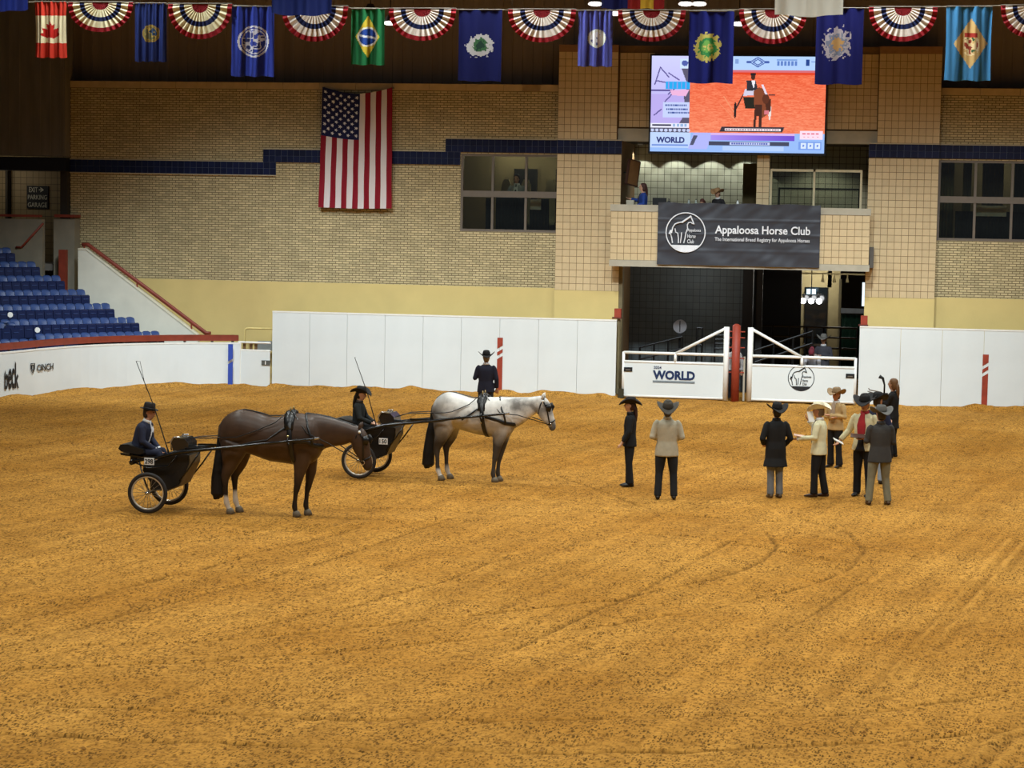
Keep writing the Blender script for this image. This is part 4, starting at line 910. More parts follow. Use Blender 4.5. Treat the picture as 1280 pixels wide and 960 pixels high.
# ================================================================ FLAGS
cloth_m = printed('flag_cloth', .75)
def flag_mesh(w_, h_, colf, nx=56, ny=84, folds=3.0, amp=.04, ph=0., narrow=.0, sag=.0):
    def pos(u, v):
        x = (u - .5) * w_ * (1 - narrow * np.sin(np.pi * np.clip(v, 0, 1)) * .5)
        y = amp * (.35 + .65 * v) * np.sin(2 * np.pi * folds * u + ph + 1.2 * v) + .4 * amp * np.sin(2 * np.pi * (folds * 2.3) * u + 2.1 * ph)
        z = -v * h_ - sag * np.sin(np.pi * u) + .012 * np.sin(2 * np.pi * folds * u + ph) * v
        return x, y, z
    return colour_grid('cloth', nx, ny, pos, colf, cloth_m)
def solid(c): return lambda u, v: np.broadcast_to(np.array(c, float), u.shape + (3,)).copy()
def dd(u, v, cx, cy, asp): return np.hypot(u - cx, (v - cy) * asp)
def f_maple(u, v):
    c = solid((206, 60, 44))(u, v); c[(v > .25) & (v < .74)] = (236, 228, 190)
    leaf = [(.5, .33), (.56, .42), (.64, .40), (.60, .50), (.76, .47), (.72, .55), (.84, .58), (.62, .66), (.52, .64), (.52, .72), (.48, .72), (.48, .64), (.38, .66), (.16, .58), (.28, .55), (.24, .47), (.40, .50), (.36, .40), (.44, .42)]
    ins = np.zeros(u.shape, bool)
    for (xa, ya), (xb, yb) in zip(leaf, leaf[1:] + leaf[:1]): ins ^= ((ya > v) != (yb > v)) & (u < (xb - xa) * (v - ya) / (yb - ya + 1e-12) + xa)
    c[ins] = (196, 40, 34); return c
def seal(bg, ringc, inner, cx, cy, r, asp, deco, seed):
    def f(u, v):
        c = solid(bg)(u, v); d = dd(u, v, cx, cy, asp); c[d < r] = ringc; c[d < r * .88] = inner; c[(d < r * .8) & (d > r * .72)] = ringc
        n = vnoise(u * 40, v * 40 * asp, 3.2, seed) ; k = d < r * .7
        for t_, col in deco: c[k & (n > t_)] = col
        return c
    return f
def crest(bg, cx, cy, rx, ry, layers, seed, ragged=.25):
    def f(u, v):
        c = solid(bg)(u, v); n = vnoise(u * 60, v * 90, 2.2, seed) * .7 + vnoise(u * 60, v * 90, 5, seed + 1) * .3
        for s, col in layers:
            c[np.hypot((u - cx) / rx, (v - cy) / ry) + ragged * n * 2 < s] = col
        return c
    return f
def f_brazil(u, v):
    c = solid((30, 112, 66))(u, v); k = (np.abs(u - .5) / .36 + np.abs(v - .5) / .38) < 1; c[k] = (208, 186, 60); d = dd(u, v, .5, .5, 1.7); c[d < .3] = (228, 228, 220); c[d < .25] = (40, 74, 160)
    c[(d < .25) & (np.abs(v - .5 - .12 * (u - .5)) < .02)] = (220, 226, 230); return c
def f_dela(u, v):
    c = solid((64, 130, 182))(u, v); k = (np.abs(u - .55) / .38 + np.abs(v - .5) / .34) < 1; c[k] = (206, 172, 112); n = vnoise(u * 50, v * 70, 3, 5); d = np.hypot((u - .55) / .2, (v - .52) / .15)
    c[(d < 1) & (n > -.1)] = (226, 206, 160); c[(d < .8) & (n > .12)] = (150, 60, 44); c[(d < .7) & (n < -.2)] = (46, 92, 60); c[(np.abs(u - .55) < .14) & (np.abs(v - .385) < .03)] = (170, 52, 44); return c
FY = -17.0
def flag(px0, px1, py0, py1, colf, label, Y=FY, **kw):
    a = on_wall((px0 + px1) / 2, py0, Y); w_ = on_wall(px1, py0, Y).x - on_wall(px0, py0, Y).x; h_ = a.z - on_wall((px0 + px1) / 2, py1, Y).z
    t = thing('hanging_flag', label, 'flag', tuple(a), 0, 'flags hung from the roof cables')
    me = flag_mesh(w_, h_, colf, **kw); o = bpy.data.objects.new('cloth', me); COL.objects.link(o); o.parent = t
    MB().tube([(-w_ / 2, 0, .0), (w_ / 2, 0, .0)], .014, 8).build('sleeve_rod', mat('flag_rod', (120, 116, 106), .7), t)
    return t
flag(43, 83, 2, 72, f_maple, 'red and white flag with a maple leaf', folds=3, amp=.05, ph=.5, narrow=.1)
flag(168, 208, 4, 77, seal((40, 56, 120), (190, 160, 70), (120, 120, 90), .52, .52, .27, 1.8, [(.0, (206, 180, 90)), (.2, (60, 84, 120))], 31), 'blue flag with a round gold seal', folds=4, amp=.045, ph=1)
flag(290, 343, 8, 95.5, seal((48, 66, 168), (226, 228, 236), (54, 72, 172), .52, .5, .37, 1.65, [(-.02, (220, 222, 232)), (.22, (60, 70, 130))], 33), 'royal blue flag with a white ringed seal', folds=2.5, amp=.05, ph=2.2)
flag(439, 481, 11, 81, f_brazil, 'green flag with a yellow diamond and blue disc', folds=2, amp=.04, ph=.3)
flag(573.5, 628, 12, 101.5, crest((20, 26, 88), .5, .5, .3, .16, [(1.0, (196, 196, 200)), (.62, (64, 110, 74)), (.35, (40, 70, 60))], 35), 'navy flag with a small grey and green crest', folds=1.5, amp=.03, ph=1)
flag(723, 766, 13, 83, seal((84, 90, 178), (214, 222, 206), (226, 226, 232), .55, .5, .27, 1.65, [(.32, (90, 96, 150))], 37), 'lavender blue flag with a white round seal', folds=3, amp=.04, ph=.8)
flag(862, 918, 14, 104, crest((24, 32, 118), .42, .5, .3, .19, [(1.0, (206, 196, 104)), (.7, (60, 150, 84)), (.42, (120, 184, 92)), (.2, (220, 206, 120))], 38), 'blue flag with a yellow and green crest', folds=1.5, amp=.04, ph=2)
flag(1021, 1080, 10, 105.5, crest((24, 28, 100), .45, .47, .3, .2, [(1.0, (176, 168, 176)), (.66, (120, 128, 150)), (.4, (190, 150, 96))], 39, .4), 'navy flag with a pale figured crest', folds=1.6, amp=.05, ph=3)
dl = flag(1183, 1241, 8, 101, f_dela, 'light blue flag with a buff diamond', folds=2.2, amp=.05, ph=1.4, narrow=.06)
NYY = -22.0
flag(-24, 34, -78, 12, solid((40, 58, 150)), 'blue flag hem at the top left corner', NYY, folds=2, amp=.06, ph=.4, sag=.03)
flag(341, 417, -90, 17, solid((40, 56, 128)), 'blue flag hem hanging in front of a bunting fan', NYY, folds=2.2, amp=.07, ph=2, sag=.04)
def f_tri(u, v):
    c = solid((28, 34, 96))(u, v); c[u > .43] = (150, 38, 40); c[(u > .62) & (u < .84)] = (214, 178, 60); return c
flag(753, 832, -90, 11, f_tri, 'red yellow and navy flag hem at the top edge', NYY, folds=3, amp=.06, ph=1)
flag(971, 1057, -96, 18, solid((216, 216, 206)), 'white flag hem at the top edge', NYY, folds=1.6, amp=.07, ph=.3, sag=.04)
# bunting fans
def bunting(px0, px1, py0, py1, label, warm=0):
    Y = FY - .03; a = on_wall((px0 + px1) / 2, py0, Y); w_ = (on_wall(px1, py0, Y).x - on_wall(px0, py0, Y).x) / 2; h_ = a.z - on_wall((px0 + px1) / 2, py1, Y).z
    t = thing('bunting_fan', label, 'bunting', tuple(a), 0, 'pleated bunting fans')
    wc = (240, 234, 196) if warm else (236, 228, 220)
    def pos(u, v):
        g = np.pi * u; pl = .028 * v * (2 * np.abs((u * 15) % 1 - .5) - .5) * 2
        return -np.cos(g) * w_ * v, pl, -np.sin(g) ** .85 * h_ * v + .0 * u
    def colf(u, v):
        c = solid((150, 32, 42))(u, v); c[v < .86] = wc; c[v < .66] = (30, 40, 84); c[v < .5] = wc; c[v < .26] = (140, 30, 38); return c
    me = colour_grid('pleats', 120, 28, pos, colf, cloth_m); o = bpy.data.objects.new('pleats', me); COL.objects.link(o); o.parent = t
    MB().tube([(-w_, 0, .01), (w_, 0, .01)], .013, 8).build('header_tape', mat('flag_rod', (120, 116, 106), .7), t)
bn = ['first bunting fan from the left, beside the maple leaf flag', 'bunting fan between the gold seal flag and the royal blue flag', 'bunting fan left of the green flag', 'bunting fan between the green flag and the navy crest flag', 'bunting fan left of the lavender flag', 'bunting fan right of the lavender flag', 'bunting fan above the video screen', 'bunting fan left of the light blue flag', 'bunting fan at the right edge of the picture']
for k, (x0, x1, y0, y1) in enumerate(((85, 166, 3, 40), (210, 290, 5, 49), (352, 435, 8, 52), (486, 570, 11, 51), (635, 720, 12, 53), (772, 857, 13, 52), (924, 1009, 12, 55), (1086, 1172, 9, 52), (1251, 1334, 7, 48))):
    bunting(x0, x1, y0, y1, bn[k], k in (0, 1))
cab = MB(); cp_ = [on_wall(px, py, FY + .02) for px, py in ((-40, 1), (0, 2), (200, 5), (420, 9.5), (640, 12.5), (850, 13), (1050, 10.5), (1280, 6.5), (1340, 5))]
fcb = thing('flag_cable', 'thin cable carrying the row of flags', 'cable'); cab.tube([(p.x, p.y, p.z) for p in cp_], .008, 6).build('wire', mat('cable_grey', (170, 166, 150), .5), fcb)
for p in cp_: MB().tube([tuple(p), (p.x, p.y, 14.3)], .004, 5).build('hanger', steel_m, fcb)
fc2 = thing('flag_cable', 'nearer cable carrying the flags cut off at the top edge', 'cable'); cq = [on_wall(px, py, NYY) for px, py in ((-60, -78), (5, -78), (380, -90), (790, -90), (1015, -96), (1340, -90))]
MB().tube([tuple(p) for p in cq], .008, 6).build('wire', mat('cable_grey', (170, 166, 150), .5), fc2)
for p in cq: MB().tube([tuple(p), (p.x, p.y, 14.3)], .004, 5).build('hanger', steel_m, fc2)
# the large stars and stripes on the brick wall
def f_usa(u, v):
    c = solid((226, 216, 214))(u, v); st_ = np.floor(u * 13).astype(int); c[st_ % 2 == 0] = (140, 26, 40); k = (u < 7 / 13) & (v < .40); c[k] = (30, 34, 76)
    for r_ in range(9):
        for q_ in range(6 if r_ % 2 == 0 else 5):
            cy = .4 * (q_ + (.5 if r_ % 2 == 0 else 1.0)) / 6 ; cx = 7 / 13 * (r_ + .8) / 9.6
            a = np.arctan2(v - cy, (u - cx) * .57); rr_ = np.hypot((u - cx) * .57, v - cy); c[k & (rr_ < .0105 + .004 * np.cos(5 * a))] = (232, 232, 236)
    return c
a = on_wall(447, 110, -.2); w_ = on_wall(490, 110, -.16).x - on_wall(403, 110, -.16).x; h_ = a.z - on_wall(447, 261, -.16).z
us = thing('stars_and_stripes', 'large stars and stripes flag hanging on the brick wall', 'flag', tuple(a))
def pos(u, v):
    return (u - .5) * w_ * (1 + .06 * v) - .03 * v + .0 * u, .02 * np.sin(u * 40 + v * 3) * (.4 + v * .6) - .03 + .015 * np.sin(u * 17 - v * 16), -v * h_ - .17 * np.sin(np.pi * u) * (1 - v) + .05 * np.abs(u - .5)
me = colour_grid('cloth', 130, 190, pos, f_usa, cloth_m); o = bpy.data.objects.new('cloth', me); COL.objects.link(o); o.parent = us
for s in (-1, 1): MB().tube([(s * w_ / 2, 0, 0), (s * w_ / 2, .18, .02)], .02, 6).build('hook', frame_m, us)
# high-bay lamps visible under the roof
for k, (px, py, lb) in enumerate(((463, 15, 'beside the green flag'), (488, 29, 'just right of the green flag'), (744, 5, 'above the lavender flag'), (769, 17, 'right of the lavender flag'), (857, 5, 'left one of the pair above the blue crest flag'), (874, 5, 'right one of the pair above the blue crest flag'), (924, 30, 'right of the blue crest flag'))):
    p = on_wall(px, py, -4.0)
    t = thing('high_bay_lamp', 'glowing oval roof lamp %s' % lb, 'lamp', tuple(p), 0, 'lamps under the roof')
    MB().ball((0, 0, 0), (.19, .16, .055), 16, 8).build('lens', emit('bay_glow', (255, 250, 240), 6), t, True); MB().tube([(0, 0, .05), (0, 0, .22)], [.18, .08], 14).build('housing', steel_m, t); MB().tube([(0, 0, .2), (0, 0, 14.3 - p.z)], .015, 6).build('hanger', steel_m, t)
# ================================================================ HORSES
def coat(name, base, layers, rough=.5):
    """coat colour with points: each layer (rgb, axis, from, to, and optional second axis test) fades in along the body"""
    mt, nt, b = newmat(name); L = nt.links; tc = N(nt, 'ShaderNodeTexCoord'); sp = N(nt, 'ShaderNodeSeparateXYZ'); L.new(tc.outputs['Object'], sp.inputs[0])
    nz = N(nt, 'ShaderNodeTexNoise'); nz.inputs['Scale'].default_value = 7; nz.inputs['Detail'].default_value = 5; L.new(tc.outputs['Object'], nz.inputs['Vector'])
    n2 = N(nt, 'ShaderNodeTexNoise'); n2.inputs['Scale'].default_value = 2.6; n2.inputs['Detail'].default_value = 6; L.new(tc.outputs['Object'], n2.inputs['Vector'])
    rp = N(nt, 'ShaderNodeValToRGB'); c = lin(base); rp.color_ramp.elements[0].position = .3; rp.color_ramp.elements[1].position = .7
    rp.color_ramp.elements[0].color = tuple(v * .82 for v in c) + (1,); rp.color_ramp.elements[1].color = tuple(min(1, v * 1.15) for v in c) + (1,); L.new(nz.outputs['Fac'], rp.inputs[0]); cur = rp.outputs[0]
    for rgb, tests, strength in layers:
        f = None
        for ax, lo, hi in tests:
            mr = N(nt, 'ShaderNodeMapRange'); mr.inputs[1].default_value = lo; mr.inputs[2].default_value = hi
            if ax == 3: L.new(n2.outputs['Fac'], mr.inputs[0])
            else:
                ad = N(nt, 'ShaderNodeMath', operation='MULTIPLY_ADD'); L.new(n2.outputs['Fac'], ad.inputs[0]); ad.inputs[1].default_value = .3; ad.inputs[2].default_value = -.15
                a2 = N(nt, 'ShaderNodeMath', operation='ADD'); L.new(sp.outputs[ax], a2.inputs[0]); L.new(ad.outputs[0], a2.inputs[1]); L.new(a2.outputs[0], mr.inputs[0])
            if f is None: f = mr.outputs[0]
            else:
                mu = N(nt, 'ShaderNodeMath', operation='MULTIPLY'); L.new(f, mu.inputs[0]); L.new(mr.outputs[0], mu.inputs[1]); f = mu.outputs[0]
        mu = N(nt, 'ShaderNodeMath', operation='MULTIPLY'); L.new(f, mu.inputs[0]); mu.inputs[1].default_value = strength
        mx = N(nt, 'ShaderNodeMix', data_type='RGBA'); L.new(mu.outputs[0], mx.inputs[0]); L.new(cur, mx.inputs[6]); mx.inputs[7].default_value = lin(rgb) + (1,); cur = mx.outputs[2]
    L.new(cur, b.inputs['Base Color']); b.inputs['Roughness'].default_value = rough; b.inputs['Specular IOR Level'].default_value = .35
    MATS[name] = mt; return mt
bay_m = coat('bay_coat', (68, 49, 36), [((28, 22, 19), [(2, .78, .5)], .95), ((206, 190, 170), [(2, .36, .30), (0, -.3, -.4)], .95), ((34, 26, 22), [(2, 1.0, .86), (0, 1.5, 1.6)], .8)], .42)
gray_m = coat('gray_coat', (224, 220, 213), [((112, 106, 98), [(3, .52, .62)], .5), ((70, 60, 52), [(0, -.34, -.60), (2, 1.6, 1.34)], .9), ((120, 114, 104), [(2, 1.32, 1.05)], .5), ((56, 49, 43), [(2, 1.0, .72)], .97), ((92, 88, 84), [(0, .75, .95), (2, 1.3, 1.45), (3, .42, .55)], .75), ((60, 58, 58), [(0, 1.5, 1.6), (2, 1.25, 1.12)], .85), ((222, 216, 208), [(2, .26, .16), (0, -.2, -.3)], .9)], .55)
hair_black = mat('black_horsehair', (14, 12, 11), .55, .2, 20, .4, 60, stretch=(3, 3, .3)); hoof_m = mat('hoof_horn', (110, 98, 80), .6, .15, 12); eye_m = mat('eye_dark', (10, 8, 8), .15)
leather_m = mat('black_leather', (20, 19, 19), .35, .15, 12, spec=.5); brass_m = mat('brass_fitting', (200, 178, 120), .3, .05, metal=.8); chrome_m = mat('chrome', (200, 200, 200), .2, .03, metal=.9)
def horse(label, sp, pos, yaw):
    t = thing('horse', label, 'horse', pos, yaw)
    bd = MB().pairs(sp['torso'], 32, 4).pairs(sp['neck'], 26, 4).pairs(sp['head'], 22, 4)
    for leg, yy, dx in sp['legs']:
        bd.tube([(x + dx * k, yy * (1 - .12 * (1.1 - min(z, 1.1))), z) for k, (x, z, ra, rb) in zip(np.linspace(0.0, 1, 3).tolist() + [1] * 20, leg)], [(ra, rb) for x, z, ra, rb in leg], 12)
    ex, ez = sp['poll']
    bd.build('body', sp['mat'], t, True, .016, 4)
    for s in (-1, 1):
        MB().tube([(ex - .03, s * .05, ez - .04), (ex - .015, s * .06, ez + .035), (ex - .0, s * .055, ez + .09)], [(.028, .02), (.03, .016), (.006, .004)], 8).build('ear', sp['mat'], t, True)
        MB().ball((sp['eye'][0], s * sp['eye'][2], sp['eye'][1]), .022, 10, 8).build('eye', eye_m, t, True)
    for leg, yy, dx in sp['legs']:
        x, z, ra, rb = leg[-1]; y_ = yy * (1 - .12 * 1.1)
        MB().tube([(x + dx + .02, y_, -.01), (x + dx + .0, y_, .055), (x + dx - .012, y_, .09)], [(.078, .068), (.066, .06), (.05, .048)], 12).build('hoof', hoof_m, t, True)
    tl = MB()
    for q_ in range(9):          # a tail is many locks of different length
        a_ = 2 * math.pi * q_ / 9; k_ = .62 if q_ else 0; end = 1 - .06 * (q_ % 3); n_ = len(sp['tail'])
        tl.tube([(x + k_ * r_ * math.cos(a_), k_ * r_ * .8 * math.sin(a_), z + (0 if i_ < n_ - 1 else .03 * (q_ % 3))) for i_, (x, z, r_) in enumerate(sp['tail'])], [max(.012, r_ * .55) for x, z, r_ in sp['tail'][:-1]] + [.03], 8)
    tl.build('tail', sp.get('tailmat', hair_black), t, True, .014, 1)
    if sp.get('mane'):
        MB().tube([(x, .02, z - .03) for x, z in sp['mane']], [(.034, .04)] * len(sp['mane']), 8).build('mane', sp['manemat'], t, True)
    return t
hind = [(-.48, 1.22, .26, .15), (-.53, 1.02, .21, .135), (-.575, .82, .13, .088), (-.655, .62, .075, .052), (-.65, .52, .055, .046), (-.645, .42, .043, .038), (-.64, .30, .041, .037), (-.628, .18, .052, .045), (-.60, .11, .042, .04), (-.57, .05, .05, .05)]
fore = [(.70, 1.14, .19, .12), (.68, .92, .145, .10), (.64, .72, .095, .072), (.61, .54, .064, .055), (.597, .47, .058, .052), (.58, .38, .042, .038), (.568, .26, .04, .036), (.56, .165, .05, .045), (.575, .10, .042, .04), (.59, .05, .05, .05)]
bay = dict(mat=bay_m, manemat=hair_black,
    torso=[(-.80, 1.45, -.80, 1.28, .10), (-.73, 1.61, -.73, 1.10, .2), (-.58, 1.72, -.56, 1.02, .27), (-.39, 1.77, -.35, 1.04, .30), (-.13, 1.73, -.10, .975, .31), (.10, 1.67, .10, .915, .33), (.35, 1.69, .38, .885, .32), (.58, 1.745, .58, .865, .28), (.76, 1.72, .80, .89, .26), (.90, 1.68, .95, 1.02, .21), (1.0, 1.45, 1.0, 1.17, .12)],
    neck=[(.60, 1.74, .90, 1.0, .20), (.85, 1.735, 1.03, 1.14, .155), (1.05, 1.705, 1.12, 1.18, .13), (1.22, 1.665, 1.24, 1.205, .115), (1.42, 1.61, 1.40, 1.24, .10), (1.62, 1.54, 1.52, 1.29, .09)],
    head=[(1.58, 1.57, 1.47, 1.33, .075), (1.70, 1.52, 1.50, 1.28, .095), (1.78, 1.41, 1.53, 1.17, .105), (1.815, 1.27, 1.585, 1.08, .09), (1.845, 1.10, 1.66, .965, .068), (1.87, .96, 1.70, .885, .06), (1.87, .87, 1.735, .83, .055), (1.83, .81, 1.77, .81, .03)],
    legs=[(hind, -.15, 0), (hind, .15, .08), (fore, -.14, 0), (fore, .14, .13)], poll=(1.68, 1.54), eye=(1.73, 1.36, .1),
    tail=[(-.70, 1.60, .03), (-.78, 1.48, .035), (-.80, 1.2, .045), (-.80, .95, .075), (-.82, .6, .105), (-.82, .32, .11), (-.83, .22, .085)],
    mane=[(.72, 1.755), (.9, 1.74), (1.1, 1.71), (1.3, 1.655), (1.5, 1.595), (1.66, 1.545)])
def shift(leg, dx): return [(x + dx, z, a, b_) for x, z, a, b_ in leg]
gry = dict(mat=gray_m, manemat=mat('gray_mane', (196, 192, 186), .6, .15, 20),
    torso=[(-.735, 1.42, -.735, 1.25, .10), (-.66, 1.57, -.66, 1.08, .2), (-.52, 1.675, -.50, 1.0, .27), (-.36, 1.705, -.32, 1.0, .30), (-.125, 1.645, -.1, .965, .31), (.07, 1.60, .1, .92, .33), (.29, 1.625, .3, .885, .32), (.5, 1.64, .48, .865, .28), (.68, 1.64, .68, .85, .25), (.80, 1.60, .83, .94, .20), (.88, 1.4, .89, 1.06, .12)],
    neck=[(.55, 1.64, .80, .98, .19), (.80, 1.635, .92, 1.06, .14), (1.0, 1.635, 1.06, 1.15, .115), (1.2, 1.655, 1.2, 1.26, .10), (1.38, 1.68, 1.31, 1.35, .09)],
    head=[(1.36, 1.69, 1.27, 1.40, .07), (1.49, 1.665, 1.33, 1.36, .09), (1.58, 1.56, 1.39, 1.27, .10), (1.63, 1.42, 1.45, 1.20, .085), (1.675, 1.27, 1.54, 1.13, .065), (1.70, 1.16, 1.58, 1.065, .058), (1.70, 1.08, 1.60, 1.035, .05), (1.67, 1.03, 1.63, 1.025, .03)],
    legs=[(shift(hind, .05), -.15, 0), (shift(hind, .05), .15, .11), (shift(fore, -.05), -.13, 0), (shift(fore, -.05), .13, .04)], poll=(1.47, 1.67), eye=(1.52, 1.51, .098),
    tail=[(-.62, 1.54, .03), (-.72, 1.42, .035), (-.745, 1.15, .05), (-.77, .9, .08), (-.80, .5, .105), (-.81, .28, .11), (-.82, .2, .085)],
    mane=[(.62, 1.645), (.9, 1.645), (1.15, 1.655), (1.4, 1.69)])
def torso_at(sp, x):
    s = sp['torso']; xs = [(a[0] + a[2]) / 2 for a in s]; g = lambda i_: float(np.interp(x, xs, [a[i_] for a in s])); return g(1), g(3), g(4)
def strap(mb, pts, wd=.035, th=.012, hint=(1, 0, 0)): mb.tube(pts, [(th, wd)] * len(pts), 8, hint)
def hoop(sp, x, off=.02, tilt=0.0, k=28):
    zt, zb, wd = torso_at(sp, x); cz, hz = (zt + zb) / 2, (zt - zb) / 2 + off; out = []
    for j in range(k + 1):
        g = 2 * math.pi * j / k; c, s = math.cos(g), math.sin(g); out.append((x + tilt * (1 - c), (wd + off) * math.copysign(abs(s) ** .85, s), cz + hz * c))
    return out
def harness(label, sp, pos, yaw, pad_x, shaft, bit, hand, poll, cheek, chest_z, nose):
    t = thing('driving_harness', label, 'harness', pos, yaw); zt, zb, wd = torso_at(sp, pad_x)
    g = MB(); strap(g, hoop(sp, pad_x, .018, .05), .04); g.build('girth', leather_m, t, True)
    p = MB()
    for s in (-1, 1): p.tube([(pad_x, s * .05, zt + .05), (pad_x, s * (wd * .55), zt - .06), (pad_x + .01, s * (wd * .92), zt - .24)], [(.04, .09), (.05, .10), (.035, .08)], 10, (1, 0, 0))
    p.tube([(pad_x, -.08, zt + .05), (pad_x, .08, zt + .05)], [(.035, .08)] * 2, 10, (1, 0, 0)); p.build('saddle_pad', leather_m, t, True)
    for s in (-1, 1): MB().ring((pad_x, s * .1, zt + .1), (1, 0, 0), .03, .008, 14, 6).build('rein_terret', brass_m, t)
    MB().ball((pad_x + .02, -(wd + .03), zt - .34), .022, 8, 6).ball((pad_x + .03, -(wd + .035), zt - .46), .02, 8, 6).build('buckle', brass_m, t)
    for s in (-1, 1):
        q = MB(); zs = shaft(pad_x)
        q.ring((pad_x + .04, s * .40, zs), (1, 0, 0), .055, .014, 16, 6); q.build('shaft_loop', leather_m, t)
    # breast collar round the chest, neck strap
    cx = sp['torso'][-1][0]
    bc = MB(); strap(bc, [(pad_x + .1, -.34, shaft(pad_x) - .01), (pad_x + .35, -.31, chest_z + .06), (cx - .12, -.24, chest_z), (cx + .03, -.12, chest_z - .03), (cx + .07, 0, chest_z - .04), (cx + .03, .12, chest_z - .03), (cx - .12, .24, chest_z), (pad_x + .35, .31, chest_z + .06), (pad_x + .1, .34, shaft(pad_x) - .01)], .035, .014, (0, 0, 1)); bc.build('breast_collar', leather_m, t, True)
    ns = MB()
    for s in (-1, 1): strap(ns, [(cx - .28, s * .03, sp['neck'][1][1] + .015), (cx - .25, s * .13, sp['neck'][1][1] - .04), (cx - .2, s * .225, sp['neck'][1][1] - .2), (cx - .14, s * .27, chest_z + .16), (cx - .1, s * .265, chest_z)], .018, .01, (1, 0, 0))
    ns.build('neck_strap', leather_m, t, True)
    # back strap and breeching
    bs_ = MB(); xs = np.linspace(pad_x - .08, -.66, 8); strap(bs_, [(x, 0, torso_at(sp, x)[0] + .012) for x in xs], .02, .01, (0, 1, 0)); bs_.build('back_strap', leather_m, t, True)
    br = MB()
    for s in (-1, 1): strap(br, [(pad_x - .05, s * (wd + .01), zt - .2), (pad_x - .35, s * (wd + .03), zt - .42), (-.1, s * .345, 1.26), (-.45, s * .335, 1.17), (-.72, s * .27, 1.13), (-1.3, s * .36, 1.11)], .016, .01, (0, 0, 1))
    br.build('trace_strap', leather_m, t, True)
    # bridle
    b_ = MB()
    for s in (-1, 1):
        strap(b_, [(poll[0], s * .03, poll[1]), (poll[0] + .0, s * .11, poll[1] - .08), (cheek[0], s * .115, cheek[1]), ((cheek[0] + bit[0]) / 2, s * .095, (cheek[1] + bit[1]) / 2), (bit[0], s * .075, bit[1])], .014, .008, (1, 0, 0))
        strap(b_, [(poll[0], s * .04, poll[1] - .02), (poll[0] - .06, s * .1, poll[1] - .16), (poll[0] - .1, s * .06, poll[1] - .33)], .012, .008, (1, 0, 0))
    strap(b_, [(nose[0] + .0, 0, nose[1]), (nose[0] - .03, -.07, nose[1] - .03), (nose[0] - .12, -.075, nose[1] - .08), (nose[0] - .16, 0, nose[1] - .1), (nose[0] - .12, .075, nose[1] - .08), (nose[0] - .03, .07, nose[1] - .03), (nose[0], 0, nose[1])], .014, .008, (0, 0, 1)); b_.build('bridle', leather_m, t, True)
    for s in (-1, 1):
        MB().tube([(cheek[0] + .03, s * .118, cheek[1] - .07), (cheek[0] + .05, s * .14, cheek[1] + .0), (cheek[0] + .02, s * .125, cheek[1] + .07)], [(.01, .045), (.012, .06), (.01, .045)], 10, (1, 0, 0)).build('blinker', leather_m, t, True)
        MB().ring((bit[0], s * .08, bit[1]), (0, 1, 0), .035, .007, 14, 6).build('bit_ring', chrome_m, t)
    MB().ball((poll[0] + .0, -.118, poll[1] - .08), .024, 10, 8).build('rosette', whitepipe_m, t, True)
    for s in (-1, 1): MB().tube([(bit[0], s * .085, bit[1]), ((bit[0] + pad_x) / 2 + .05, s * .2, (bit[1] + zt) / 2 - .06), (cx - .2, s * .27, zt - .28), (pad_x, s * .1, zt + .1), (pad_x - .22, s * .29, zt - .12), (pad_x - .55, s * .345, zt - .27), (-.4, s * .34, 1.33), (-.75, s * .24, 1.30), (-1.2, s * .14, 1.27), (hand[0], s * .07, hand[1])], .009, 6).build('rein', leather_m, t, True)
    return t

